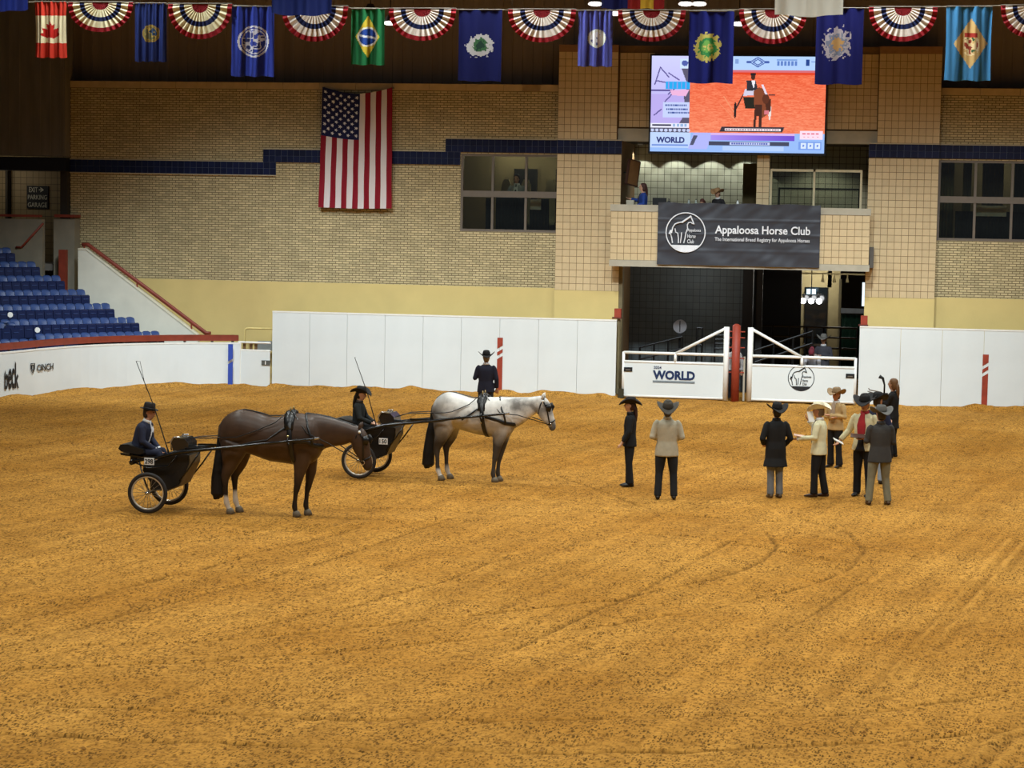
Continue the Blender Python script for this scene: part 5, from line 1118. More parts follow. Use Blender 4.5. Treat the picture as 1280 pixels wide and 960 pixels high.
# ================================================================ SHOW CARTS
tyre_m = mat('tyre_rubber', (34, 30, 28), .7, .12, 10); rimc_m = mat('wheel_rim', (206, 200, 188), .3, .05, metal=.6); spoke_m = mat('wire_spoke', (150, 142, 126), .35, metal=.7)
gloss_m = mat('gloss_black_frame', (14, 14, 15), .22, .1, spec=.6); vinyl_m = mat('black_vinyl', (20, 20, 21), .4, .12, 8, .2, 30); olive_m = mat('olive_canvas', (104, 88, 60), .7, .12, 6)
SH = [(-.36, .86), (.1, .94), (.5, 1.05), (1.2, 1.14), (2.0, 1.25), (2.85, 1.36)]
def shaft_z(x): return float(np.interp(x, [p[0] for p in SH], [p[1] for p in SH]))
def cart(label, pos, yaw, plate, plate_at, front_mat, cushion=True):
    t = thing('show_cart', label, 'cart', pos, yaw); Rw = .345
    for s in (-1, 1):
        wy = s * .57
        wt = MB().ring((0, wy, Rw + .012), (0, 1, 0), Rw - .03, (.036, .03), 40, 8).build('wheel', tyre_m, t, True)
        MB().ring((0, wy, Rw + .012), (0, 1, 0), Rw - .068, (.018, .018), 40, 6).build('rim', rimc_m, wt, True)
        MB().tube([(0, wy - .05, Rw + .012), (0, wy + .05, Rw + .012)], .03, 12).build('hub', chrome_m, wt, True)
        for k in range(20):
            g = 2 * math.pi * k / 20; g2 = g + (.35 if k % 2 else -.35); dy = .04 if k % 4 < 2 else -.04
            MB().tube([(.03 * math.cos(g2), wy + dy, Rw + .012 + .03 * math.sin(g2)), ((Rw - .075) * math.cos(g), wy, Rw + .012 + (Rw - .075) * math.sin(g))], .0035, 5, (0, 1, 0)).build('spoke', spoke_m, wt)
        MB().tube([(x, s * .40 if x > .3 else s * (.34), z) for x, z in SH], [.026, .028, .028, .026, .024, .02], 10, (0, 1, 0)).build('shaft', gloss_m, t, True)
        MB().tube([(2.85, s * .40, 1.36), (2.93, s * .40, 1.372)], [.022, .02], 10).build('shaft_tip', chrome_m, t)
        MB().tube([(-.22, s * .36, .86), (-.12, s * .44, .6), (0, s * .48, Rw + .01)], .016, 8).build('strut', gloss_m, t, True)
        MB().tube([(-.3, s * .36, .84), (-.05, s * .38, .76), (.3, s * .38, .80), (.45, s * .38, .98)], [(.012, .03)] * 4, 8, (0, 1, 0)).build('leaf_spring', gloss_m, t, True)
        MB().tube([(.48, s * .33, .55), (.66, s * .36, .78), (.86, s * .40, 1.08)], .014, 8).build('brace', gloss_m, t, True)
    MB().tube([(0, -.6, Rw + .012), (0, .6, Rw + .012)], .022, 10).build('axle', gloss_m, t, True)
    MB().tube([(.72, -.4, 1.07), (.72, .4, 1.07)], .024, 10).build('cross_bar', gloss_m, t, True); MB().tube([(-.36, -.36, .84), (-.36, .36, .84)], .045, 10).build('rear_bar', gloss_m, t, True)
    MB().prism([(-.62, 1.06), (-.58, 1.13), (-.45, 1.14), (-.18, 1.06), (-.16, 1.0), (-.24, .97), (-.56, 1.01)], -.3, .3).build('seat_cushion', vinyl_m, t)
    MB().prism([(-.60, .98), (-.22, .94), (-.22, .91), (-.58, .95)], -.27, .27).build('seat_board', gloss_m, t)
    MB().box(-.42, -.3, -.25, .25, .84, .96).build('seat_riser', vinyl_m, t)
    MB().prism([(-.16, .82), (-.18, .70), (.05, .37), (.23, .37), (.46, .48), (.63, .84), (.63, 1.0), (.36, 1.02), (.05, .88)], -.30, .30).build('foot_basket', vinyl_m, t)
    MB().prism([(.25, .375), (.465, .48), (.635, .84), (.635, .985), (.65, .985), (.65, .835), (.478, .468), (.25, .36)], -.285, .285).build('basket_front', front_mat, t)
    MB().prism([(.33, 1.05), (.30, 1.19), (.35, 1.27), (.52, 1.27), (.60, 1.19), (.61, 1.06)], -.24, .24).build('dash_roll', mat('shiny_black_dash', (24, 25, 27), .16, .3, 14, spec=.7), t)
    for yy in (-.25, .25): MB().tube([(.31, yy, 1.06), (.29, yy, 1.2), (.35, yy, 1.285), (.45, yy, 1.285)], .014, 8, (0, 1, 0)).build('dash_rail', chrome_m, t, True)
    pn = MB().box(plate_at[0] - .085, plate_at[0] + .085, -.445, -.43, plate_at[1] - .06, plate_at[1] + .06).build('number_plate', mat('plate_card', (232, 232, 230), .6), t)
    lettering(plate, black_ink, pn, plate_at[0] - .072, plate_at[0] + .072, plate_at[1] - .042, plate_at[1] + .042, -.447, 'number', depth=.004)
    return t
YB, YG = R(0), R(-3)
cb_ = on_ground(198, 637); cg_ = on_ground(458.5, 594.7)
cart('glossy black show cart numbered 298 behind the bay horse', (cb_.x, cb_.y, 0), YB, 'n298', (-.02, .88), olive_m)
cart('black show cart numbered 150 behind the white horse', (cg_.x, cg_.y, 0), YG, 'n150', (.45, .74), vinyl_m)
def ahead(c, yaw, d): return (c.x + d * math.cos(yaw), c.y + d * math.sin(yaw), 0)
HB, HG = ahead(cb_, YB, 1.88), ahead(cg_, YG, 2.05)
horse('dark bay horse with a black tail and white hind socks, head lowered', bay, HB, YB)
horse('white and grey spotted horse with a black tail, head up', gry, HG, YG)
harness('black driving harness worn by the dark bay horse', bay, HB, YB, .47, lambda x: shaft_z(x + 1.88), (1.72, .95), (.16 - 1.88, 1.16), (1.67, 1.55), (1.74, 1.33), 1.24, (1.855, 1.06))
harness('black driving harness worn by the white and grey horse', gry, HG, YG, .28, lambda x: shaft_z(x + 2.05), (1.60, 1.15), (.2 - 2.05, 1.06), (1.47, 1.68), (1.54, 1.48), 1.16, (1.69, 1.24))
def whip(label, c, yaw, p0, p1, lash):
    o = MB().tube([(p0[0], -.12, p0[1]), ((p0[0] + p1[0]) / 2 + .03, -.12, (p0[1] + p1[1]) / 2), (p1[0], -.12, p1[1])], [.012, .009, .006], 8).tube([(p1[0], -.12, p1[1])] + [(p1[0] + x, -.12, p1[1] + z) for x, z in lash], .004, 5)
    t = thing('driving_whip', label, 'whip', (c.x, c.y, 0), yaw); o.build('stock', mat('whip_black', (40, 34, 28), .5), t)
    MB().tube([(p0[0] + .02, -.12, p0[1] - .08), p0[:1] + (-.12,) + p0[1:]], .016, 8).build('grip', leather_m, t)
whip('long thin whip held by the driver in the navy suit', cb_, YB, (.2, 1.06), (-.37, 2.55), [(.07, .0), (.15, -.35), (.2, -.5)])
whip('long thin whip held by the driver in black', cg_, YG, (.24, .92), (-.24, 2.32), [(.02, .0)])

# ================================================================ PEOPLE
SKIN = {'light': mat('skin_light', (206, 158, 130), .6, .06, 14), 'tan': mat('skin_tan', (184, 132, 102), .6, .06, 14)}
lip_m = mat('lip', (150, 84, 74), .6)
def cloth(rgb, rough=.85): return mat('cloth_%d_%d_%d' % rgb, rgb, rough, .10, 9, .12, 30)
def person(label, pos, face, h=1.75, skin='light', lean=0, hip=None, turn=0, nod=0, arms=None, legs=None, jacket=(40, 40, 44), hem=.80, trousers=(30, 30, 34), boots=(40, 32, 26), hat=None, hat_kind='cowboy', hair=(70, 52, 38), long_hair=False,
           shirt=None, shirt_w=.06, collar=(228, 226, 222), tie=None, build=1.0, vox=.012, flare=1.08, only_top=False, bootcut=.07, cuffs=None, open_low=False):
    s = h / 1.75; t = thing('person', label, 'person', tuple(pos), R(face))
    dz = 0 if hip is None else hip / s - .93
    Mu = Matrix.Translation((0, 0, dz)) @ Matrix.Translation((0, 0, .93)) @ Matrix.Rotation(R(lean), 4, 'Y') @ Matrix.Translation((0, 0, -.93))
    Mh = Mu @ Matrix.Translation((0, 0, 1.53)) @ Matrix.Rotation(R(turn), 4, 'Z') @ Matrix.Rotation(R(nod), 4, 'Y') @ Matrix.Translation((0, 0, -1.53))
    Sc = Matrix.Scale(s, 4)
    B = build
    arms = arms or {}
    A = {}
    for sd, k in (('L', 1), ('R', -1)):
        e, w_ = arms.get(sd, ((-.03, .26, 1.14), (.04, .27, .88)))
        A[sd] = [Mu @ Vector((-.005, k * .175 * B, 1.425)), Mu @ Vector((e[0], k * e[1], e[2])), Mu @ Vector((w_[0], k * w_[1], w_[2]))]
    Lg = {}
    for sd, k in (('L', 1), ('R', -1)):
        if legs and sd in legs: q_ = [Vector((p[0], k * p[1], p[2])) for p in legs[sd]]
        else: q_ = [Vector((0, k * .09, .90)), Vector((.015, k * .105, .49)), Vector((-.02, k * .12, .09))]
        Lg[sd] = q_
    def rings(data, mtx, n=16):
        b_ = MB().tube([(x, 0, z) for x, z, a, c in data], [(a, c) for x, z, a, c in data], n); return b_.xform(mtx)
    body = MB()
    tor = [(0, .86, .09, .12), (0, .95, .105, .15), (0, 1.08, .09, .13), (.0, 1.22, .10, .145), (0, 1.35, .10, .16), (0, 1.43, .08, .155), (0, 1.475, .06, .08), (.005, 1.54, .052, .052)]
    tor = [(x, z, a * min(1, B), c * min(1, B * .97)) for x, z, a, c in tor]
    b_ = rings(tor, Mu); body.add(b_.v, b_.f)
    hd = [(0, 1.50, .05, .05), (.012, 1.55, .055, .05), (.028, 1.565, .062, .045), (.028, 1.60, .082, .064), (.02, 1.65, .096, .076), (.012, 1.70, .097, .078), (.005, 1.745, .076, .062), (0, 1.768, .03, .026)]
    b_ = rings(hd, Mh); body.add(b_.v, b_.f)
    b_ = MB().tube([(.105, 0, 1.685), (.125, 0, 1.645), (.118, 0, 1.63)], [(.012, .012), (.02, .018), (.01, .014)], 8).ball((.0, .079, 1.655), (.022, .012, .032), 8, 6).ball((.0, -.079, 1.655), (.022, .012, .032), 8, 6).ball((.09, 0, 1.585), (.02, .028, .018), 8, 6).xform(Mh); body.add(b_.v, b_.f)
    for sd, k in (('L', 1), ('R', -1)):
        S_, E_, W_ = A[sd]; body.tube([S_, (S_ + E_) / 2, E_, (E_ + W_) / 2, W_], [.052, .047, .04, .038, .028], 10)
        d = (W_ - E_).normalized(); side = d.cross(Vector((0, 0, 1))); side = side.normalized() if side.length > .15 else Vector((1, 0, 0)) ; nrm = d.cross(side).normalized()
        body.tube([W_ - d * .01, W_ + d * .05, W_ + d * .095], [(.022, .03), (.02, .044), (.018, .04)], 10, side)
        for j, (o_, ln) in enumerate(((-.033, .066), (-.011, .082), (.011, .078), (.033, .06))):
            p0 = W_ + d * .085 + side * o_; p1 = p0 + d * ln * .5 - nrm * .008; p2 = p1 + d * ln * .35 - nrm * ln * .4; body.tube([p0, p1, p2], [.0125, .0115, .010], 8)
        th = W_ + d * .035 + side * (.03 * k); body.tube([th, th + d * .04 + side * (.03 * k), th + d * .075 + side * (.034 * k) - nrm * .012], [.014, .0125, .011], 8)
        H_, K_, F_ = Lg[sd]; body.tube([H_, (H_ + K_) / 2, K_, K_ * .55 + F_ * .45, F_], [.085, .075, .055, .052, .036], 10)
        body.tube([F_ + Vector((-.03, 0, -.04)), F_ + Vector((.06, 0, -.055)), F_ + Vector((.14, 0, -.065))], [(.035, .035), (.03, .04), (.018, .03)], 8)
    body.xform(Sc).build('body', SKIN[skin], t, True, vox * s, 2)
    # face
    for k in (1, -1): MB().ball((.098, k * .032, 1.672), (.012, .014, .009), 8, 6).xform(Sc @ Mh).build('eye', eye_m, t, True)
    MB().ball((.105, 0, 1.607), (.01, .024, .006), 8, 6).xform(Sc @ Mh).build('mouth', lip_m, t, True)
    # hair
    hr_ = rings([(-.03, 1.56, .05, .055), (-.03, 1.60, .07, .073), (-.02, 1.66, .085, .084), (-.01, 1.72, .09, .084), (-.005, 1.76, .065, .06), (-.005, 1.775, .03, .03)], Matrix.Identity(4))
    if not hat: hr_ = rings([(-.035, 1.53, .055, .075), (-.035, 1.58, .075, .088), (-.03, 1.63, .085, .092), (-.012, 1.69, .098, .094), (-.002, 1.735, .095, .084), (0, 1.775, .07, .06), (0, 1.79, .03, .03)], Matrix.Identity(4))
    if long_hair: hr_.tube([(-.06, 0, 1.68), (-.10, 0, 1.58), (-.115, 0, 1.45), (-.12, 0, 1.34)], [(.05, .06), (.045, .06), (.035, .05), (.015, .025)], 10)
    hr_.xform(Sc @ Mh).build('hair', mat('hair_%d_%d_%d' % hair, hair, .6, .2, 30), t, True)
    # trousers and boots
    if not only_top:
        tr = MB(); pz = Mu @ Vector((0, 0, .93))
        if hip is None: tr.tube([(0, 0, 1.0), (0, 0, .93), (0, 0, .84)], [(.115, .155 * B), (.125, .168 * B), (.10, .15 * B)], 14)
        else: tr.ball(pz, (.15, .17 * B, .12), 12, 8)
        for sd, k in (('L', 1), ('R', -1)):
            H_, K_, F_ = Lg[sd]; mid = (H_ + K_) / 2
            tr.tube([H_ + Vector((0, 0, .04)), mid, K_, K_ * .6 + F_ * .4, F_ + Vector((0, 0, -.03))], [(.115, .10 * B), (.10, .09 * B), .074, .07, (bootcut + .006, bootcut)], 12)
        tr.xform(Sc).build('trousers', cloth(trousers), t, True, .015 * s, 2)
        for sd, k in (('L', 1), ('R', -1)):
            F_ = Lg[sd][2]
            MB().tube([F_ + Vector((-.07, 0, -.055)), F_ + Vector((-.02, 0, -.045)), F_ + Vector((.07, 0, -.055)), F_ + Vector((.16, 0, -.068)), F_ + Vector((.195, 0, -.075))], [(.03, .035), (.042, .042), (.035, .047), (.02, .038), (.01, .016)], 10).tube([F_ + Vector((-.02, 0, -.05)), F_ + Vector((-.01, 0, .08))], [.045, .05], 10).xform(Sc).build('boot', mat('boot_%d_%d_%d' % boots, boots, .45, .15, 12), t, True)
    # jacket
    D = .5 + .5 * B
    jk = [(0, hem, .145 * flare * D, .19 * B * flare), (0, .95 if hem < .93 else hem + .02, .146 * D, .192 * B), (0, 1.08, .130 * D, .17 * B), (.0, 1.22, .138 * D, .18 * B), (-.005, 1.34, .135 * D, .188 * B), (-.006, 1.40, .122 * D, .178 * B), (-.008, 1.44, .10, .15 * B), (-.006, 1.47, .075, .105 * B), (-.004, 1.50, .06, .068)]
    if hem < .7: jk.insert(1, (0, (hem + .93) / 2, .135, .18 * B * (1 + flare) / 2))
    J = rings(jk, Mu, 20)
    for sd, k in (('L', 1), ('R', -1)):
        S_, E_, W_ = A[sd]; J.ball(S_ + Vector((0, 0, -.03)), (.076, .058, .078), 14, 10); J.tube([S_ + (E_ - S_) * .08, S_ * .6 + E_ * .4, E_, E_ * .5 + W_ * .5, E_ * .06 + W_ * .94], [.066, .066, .06, .055, .05], 12); J.ball(E_, .06, 12, 8)
    J.xform(Sc).build('jacket', cloth(jacket), t, True, .014 * s, 4)
    if cuffs:
        for sd in ('L', 'R'):
            S_, E_, W_ = A[sd]; MB().tube([E_ * .08 + W_ * .92, W_ + (W_ - E_) * .04], .046, 12).xform(Sc).build('cuff', cloth(cuffs), t, True)
    if collar: MB().tube([(-.004, 0, 1.475), (.002, 0, 1.53)], [(.07, .075), (.06, .062)], 14, cap=False).xform(Sc @ Mu).build('collar', cloth(collar), t, True).modifiers.new('thick', 'SOLIDIFY').thickness = .012
    def front_strip(zs, ws, rgb, off, name):
        v = []; f = []; jj = sorted((z, a, c) for x, z, a, c in jk)
        for z, w_ in zip(zs, ws):
            a = float(np.interp(z, [q_[0] for q_ in jj], [q_[1] for q_ in jj])); c = float(np.interp(z, [q_[0] for q_ in jj], [q_[2] for q_ in jj]))
            for u in (-1, -.5, 0, .5, 1): v.append((a * math.sqrt(max(.05, 1 - (u * w_ / c) ** 2)) + off, u * w_, z))
        for i_ in range(len(zs) - 1):
            for j in range(4): f.append((i_ * 5 + j, i_ * 5 + j + 1, (i_ + 1) * 5 + j + 1, (i_ + 1) * 5 + j))
        o = MB().add(v, f).xform(Sc @ Mu).build(name, cloth(rgb), t, True); o.modifiers.new('thick', 'SOLIDIFY').thickness = .014
    if shirt:
        front_strip([1.49, 1.45, 1.38, 1.28, 1.15, 1.03], [.03, .042, .055, shirt_w, shirt_w * .9, shirt_w * .62], shirt, .004, 'shirt')
        if open_low: front_strip([1.03, .95, .88, hem], [shirt_w * .62, shirt_w * .7, shirt_w * .9, shirt_w * 1.2], trousers, .003, 'trouser_front')
    if tie: front_strip([1.49, 1.46, 1.3, 1.12], [.02, .018, .024, .03], tie, .014, 'tie')
    # hat
    if hat:
        hm = mat('felt_%d_%d_%d' % hat, hat, .8, .1, 12); Hm = Sc @ Mh
        if hat_kind == 'cowboy':
            cr = MB().tube([(0, 0, 1.70), (0, 0, 1.75), (0, 0, 1.80), (0, 0, 1.835), (0, 0, 1.842), (0, 0, 1.815)], [(.122, .102), (.118, .098), (.108, .088), (.094, .068), (.065, .038), (.048, .012)], 18)
            rx, ry, curl, dip = .24, .205, .095, .05
        elif hat_kind == 'fedora':
            cr = MB().tube([(0, 0, 1.70), (0, 0, 1.76), (0, 0, 1.82), (0, 0, 1.835), (0, 0, 1.82)], [(.11, .092), (.108, .088), (.1, .08), (.085, .066), (.03, .02)], 18); rx, ry, curl, dip = .165, .145, .012, .0
        else:
            cr = MB().tube([(0, 0, 1.69), (0, 0, 1.75), (0, 0, 1.785), (0, 0, 1.80)], [(.108, .09), (.1, .086), (.075, .065), (.02, .02)], 18); rx, ry, curl, dip = .19, .085, 0, .03
        v = []; f = []; n = 36
        for lay in (0, 1):
            for r_ in range(5):
                q_ = r_ / 4
                for j in range(n):
                    g = 2 * math.pi * j / n; c, sn = math.cos(g), math.sin(g); x = c * (.10 + (rx - .10) * q_); y = sn * (.085 + (ry - .085) * q_)
                    v.append((x, y, 1.718 + curl * abs(sn) ** 1.35 * q_ ** 1.25 - dip * abs(c) ** 2 * q_ - .009 * lay))
        for lay in (0, 1):
            for r_ in range(4):
                for j in range(n):
                    a = lay * 5 * n + r_ * n + j; b2 = lay * 5 * n + r_ * n + (j + 1) % n; f.append((a, a + n, b2 + n, b2) if lay == 0 else (a, b2, b2 + n, a + n))
        for j in range(n): a = 4 * n + j; b2 = 4 * n + (j + 1) % n; f.append((a, a + 5 * n, b2 + 5 * n, b2))
        cr.add(v, f).xform(Hm); ho = cr.build('hat', hm, t, True)
        MB().tube([(0, 0, 1.722), (0, 0, 1.748)], [(.1135, .0935), (.111, .091)], 18).xform(Hm).build('hat_band', mat('band_dark', (24, 20, 18), .6), ho, True)
    return t
def P(px, py): p = on_ground(px, py); return (p.x, p.y, 0)
FRONT = {'L': ((-.04, .27, 1.16), (.17, .14, 1.10)), 'R': ((-.04, .27, 1.16), (.17, .14, 1.10))}
CROSS = {'L': ((.02, .25, 1.17), (.19, -.06, 1.20)), 'R': ((.02, .25, 1.15), (.19, -.04, 1.15))}
person('woman in black suit and black cowboy hat standing in profile', P(786, 608), 186, 1.64, jacket=(22, 22, 24), hem=.82, trousers=(20, 20, 22), boots=(24, 20, 18), hat=(26, 18, 18), hair=(60, 34, 28), long_hair=True, build=.86, collar=(24, 24, 26), arms={'L': ((.02, .22, 1.14), (.14, .19, .92)), 'R': ((.02, .22, 1.14), (.14, .19, .92))}, legs={'L': [(0, .07, .9), (.01, .075, .49), (-.03, .08, .09)], 'R': [(0, .07, .9), (.01, .075, .49), (0, .085, .09)]})
person('man in pale grey jacket with dark hat seen from behind', P(832, 624), 98, 1.74, nod=-17, jacket=(176, 168, 146), hem=.80, trousers=(26, 28, 32), boots=(34, 26, 20), hat=(66, 60, 52), hair=(74, 62, 50), arms=FRONT, build=1.1, collar=(176, 168, 146), legs={'L': [(0, .1, .9), (.01, .13, .49), (-.02, .15, .09)], 'R': [(0, .1, .9), (.01, .13, .49), (-.02, .15, .09)]})
person('person in long black coat and black hat seen from behind', P(968, 622), 112, 1.70, nod=-6, jacket=(20, 20, 21), hem=.60, trousers=(108, 110, 112), boots=(90, 72, 52), hat=(18, 17, 17), hair=(28, 24, 22), arms={'L': ((-.03, .28, 1.14), (.12, .2, 1.02)), 'R': ((-.03, .28, 1.14), (.13, .2, .98))}, build=1.05, flare=1.22, collar=(22, 22, 22), legs={'L': [(0, .08, .9), (.01, .085, .49), (-.02, .09, .09)], 'R': [(0, .08, .9), (.01, .085, .49), (-.02, .09, .09)]})
wj = person('man in ivory jacket and cream hat holding white papers', P(1022, 621), 166, 1.70, jacket=(226, 220, 182), hem=.82, trousers=(22, 20, 22), boots=(60, 40, 30), hat=(222, 212, 184), hair=(112, 92, 76), nod=8, skin='tan', arms={'L': ((.02, .24, 1.16), (.36, .22, 1.12)), 'R': ((.05, .24, 1.2), (.25, .15, 1.44))}, shirt=(214, 214, 216), legs={'L': [(0, .08, .9), (.05, .09, .49), (.05, .10, .09)], 'R': [(0, .08, .9), (-.04, .09, .49), (-.12, .10, .09)]}, cuffs=(230, 230, 228))
person('person in tan jacket and tan hat standing with crossed arms', P(1043, 584), 238, 1.60, jacket=(192, 162, 112), hem=.86, trousers=(24, 22, 24), boots=(40, 30, 24), hat=(142, 116, 84), hair=(90, 70, 50), arms=CROSS, build=1.02, skin='tan', shirt=(170, 150, 130), bootcut=.085)
person('tall man in cream jacket and red shirt with black hat', P(1078, 620), 247, 1.84, jacket=(208, 198, 158), hem=.82, trousers=(26, 26, 30), boots=(28, 24, 22), hat=(24, 20, 20), hair=(80, 70, 60), skin='tan', nod=10, turn=10, arms={'R': ((-.02, .30, 1.16), (.10, .42, .98)), 'L': ((-.02, .27, 1.16), (.2, .08, 1.07))}, shirt=(158, 34, 38), shirt_w=.08, open_low=True, collar=(158, 34, 38), build=1.06, flare=1.15)
person('man in charcoal jacket and grey hat seen from behind', P(1098, 630.5), 104, 1.74, jacket=(58, 56, 54), hem=.78, trousers=(124, 120, 98), boots=(84, 66, 48), hat=(92, 90, 86), hair=(50, 42, 36), arms=CROSS, build=1.08, flare=1.12, turn=14, collar=(60, 58, 56), legs={'L': [(0, .1, .9), (.0, .15, .49), (-.02, .19, .09)], 'R': [(0, .1, .9), (.02, .12, .49), (-.02, .17, .09)]})
person('man in navy jacket and black hat behind the red-shirted man', P(1094, 604), 72, 1.72, jacket=(30, 36, 62), hem=.80, trousers=(140, 150, 162), hat=(18, 17, 18), hair=(60, 50, 44), arms={'L': ((0, .26, 1.15), (.2, .2, 1.2)), 'R': ((0, .26, 1.15), (.2, .2, 1.2))}, turn=-20)
cw = person('woman with brown hair in black holding up a video camera', P(1114, 572), 158, 1.70, jacket=(22, 21, 22), hem=.66, trousers=(22, 22, 24), hair=(112, 78, 46), long_hair=True, collar=None, arms={'L': ((.06, .24, 1.22), (.30, .16, 1.30)), 'R': ((.06, .24, 1.22), (.34, .12, 1.30))}, build=.92, flare=1.12)
person('man in navy jacket and black hat standing near the white boards', P(606.5, 531), 96, 1.74, jacket=(28, 31, 50), hem=.80, trousers=(30, 32, 40), hat=(20, 18, 20), hair=(130, 120, 110), arms={'L': ((.0, .27, 1.15), (.16, .16, 1.24)), 'R': ((-.03, .26, 1.14), (.04, .27, .9))}, build=1.06, collar=(220, 220, 224), turn=6)
sitL = {'L': [(.02, .09, 1.03), (.42, .12, 1.02), (.52, .11, .62)], 'R': [(.02, .09, 1.03), (.42, .12, 1.02), (.52, .11, .62)]}
def seated(label, c, yaw, x, hipz, **kw):
    p = ahead(c, yaw, x); return person(label, p, math.degrees(yaw), hip=hipz, **kw)
REINS = {'L': ((.10, .24, 1.17), (.33, .10, 1.07)), 'R': ((.10, .24, 1.17), (.33, .10, 1.07))}
seated('driver in navy suit and black fedora seated in the cart', cb_, YB, -.37, 1.00, h=1.68, lean=17, nod=-8, build=1.18, jacket=(34, 39, 60), hem=.88, trousers=(32, 36, 55), boots=(20, 20, 22), hat=(26, 22, 22), hat_kind='fedora', hair=(50, 40, 36), skin='tan', arms=REINS, legs={sd: [(.02, .09, 1.05), (.42, .12, 1.04), (.62, .11, .68)] for sd in 'LR'}, shirt=(226, 226, 232), shirt_w=.05, tie=(30, 30, 50), cuffs=(230, 230, 232))
seated('driver in black jacket and black hat behind the bay horse head', cg_, YG, -.20, .94, h=1.58, lean=4, nod=4, jacket=(30, 34, 34), hem=.90, trousers=(22, 22, 24), boots=(20, 20, 22), hat=(24, 22, 22), hair=(34, 28, 26), arms=REINS, legs={sd: [(.02, .09, 1.03), (.40, .11, 1.02), (.55, .11, .62)] for sd in 'LR'}, build=.88, long_hair=True, collar=(60, 52, 44))
# people in the booth, window and gateway
def B3(px, Y): return on_wall(px, 240, Y).x
person('woman with brown hair in blue top reaching left in the booth', (B3(804, .0), .0, 4.4), 190, 1.66, jacket=(34, 62, 132), hem=.85, trousers=(30, 32, 44), hair=(70, 40, 34), collar=None, arms={'R': ((.14, .2, 1.26), (.36, .2, 1.3)), 'L': ((.0, .24, 1.16), (.2, .2, 1.1))}, long_hair=True, shirt=(60, 50, 52), vox=.016)
person('person in black with tan straw hat seated in the booth', (B3(899, .2), .2, 4.4), 235, 1.52, jacket=(30, 28, 30), hem=.85, trousers=(30, 30, 32), hair=(110, 80, 60), hat=(156, 122, 84), nod=4, lean=6, arms=FRONT, vox=.016)
person('brown haired person bent low beside the straw hat in the booth', (B3(883, .7), .7, 4.4), 240, 1.30, jacket=(60, 36, 34), hem=.85, trousers=(40, 36, 36), hair=(84, 46, 38), nod=34, lean=14, arms=FRONT, vox=.016)
person('man in grey jacket with dark hair behind the left window', (B3(646, .95), .95, 4.42), 265, 1.86, jacket=(148, 150, 148), hem=.80, trousers=(40, 40, 44), hair=(38, 30, 26), nod=14, arms=FRONT, shirt=(214, 214, 210), tie=(50, 54, 60), vox=.016)
rc = on_wall(1018, 430, -.6); person('person in grey shirt and dark red cap leaning on the right gate', (rc.x, -.42, 0), 262, 1.66, jacket=(150, 148, 152), hem=.9, trousers=(40, 42, 60), hat=(92, 20, 36), hat_kind='cap', nod=38, lean=32, arms={'L': ((.26, .22, 1.26), (.30, -.02, 1.22)), 'R': ((.26, .22, 1.26), (.31, -.02, 1.2))}, vox=.016, collar=None)
person('person in grey with pale hat standing behind the red cap', (rc.x + .2, 1.6, 0), 262, 1.74, jacket=(70, 68, 74), hem=.82, trousers=(40, 40, 46), hat=(120, 116, 108), arms=CROSS, vox=.016)
rs = on_wall(918, 440, -.5); person('person in white shirt half hidden behind the red gate post', (rs.x - .02, -.3, 0), 262, 1.58, jacket=(206, 202, 200), hem=.9, trousers=(40, 40, 48), hair=(60, 48, 40), vox=.016, collar=None)

# ================================================================ HELD AND SMALL THINGS
paper_m = mat('white_paper', (236, 234, 228), .7, .03); brown_m = mat('dark_board', (70, 44, 34), .6)
def at(px, py, Y): p = on_wall(px, py, Y); return (p.x, p.y, p.z)
wp = on_ground(1022, 621); rp_ = on_ground(1078, 620)
def sheet(name, label, px, py, Y, w_, d_, rot, mtl, cat):
    o = MB().box(-w_ / 2, w_ / 2, -d_ / 2, d_ / 2, -.006, .006).build(name, mtl); o.location = at(px, py, Y); o.rotation_euler = tuple(R(a) for a in rot); return tag(o, label, cat)
sheet('paper_sheet', 'crumpled white paper held to the face of the man in ivory', 1013.5, 521, wp.y - .1, .13, .2, (70, 0, 40), paper_m, 'paper')
sheet('paper_sheet', 'pink card in the outstretched hand of the man in ivory', 999, 544.5, wp.y - .12, .2, .13, (10, 8, 5), mat('pink_card', (214, 176, 156), .7), 'paper')
sheet('paper_sheet', 'white paper in the lowered hand of the man in the red shirt', 1048, 551.5, rp_.y - .18, .2, .14, (14, 26, 20), paper_m, 'paper')
cbx = thing('clipboard', 'dark clipboard held by the man in the red shirt', 'clipboard', at(1074, 545, rp_.y - .3))
o = MB().box(-.16, .16, -.11, .11, -.006, .006).build('board', brown_m, cbx); o.rotation_euler = (R(12), R(4), 0); MB().box(-.04, .04, .08, .12, .006, .02).build('clip', chrome_m, cbx)
cwp = on_ground(1114, 572)
vc = thing('video_camera', 'black video camera held up by the woman in black', 'camera', at(1104, 497, cwp.y - .1))
MB().box(-.1, .1, -.07, .07, -.12, .1).build('camera_body', black_m, vc); MB().tube([(-.1, 0, .0), (-.22, -.04, .0)], [.05, .06], 14).build('lens', mat('lens_black', (12, 12, 14), .2), vc, True)
MB().tube([(.02, 0, .1), (.02, 0, .28), (-.02, 0, .42), (-.1, 0, .46)], [.018, .018, .03, .045], 10).build('microphone_arm', black_m, vc, True)
MB().tube([(-.06, 0, .12), (-.3, -.02, .16), (-.32, -.02, .2)], .012, 6).tube([(-.06, 0, .06), (-.34, -.02, .13)], .01, 6).build('grip_frame', frame_m, vc)
tag(MB().box(*sum(([at(1064, 470, AY - .05)[0], at(1070, 470, AY - .05)[0]], [AY - .06, AY - .04], [.72, .84]), [])).build('wall_plate', black_m), 'small black plate on the boards right of the gate', 'plate') if False else None
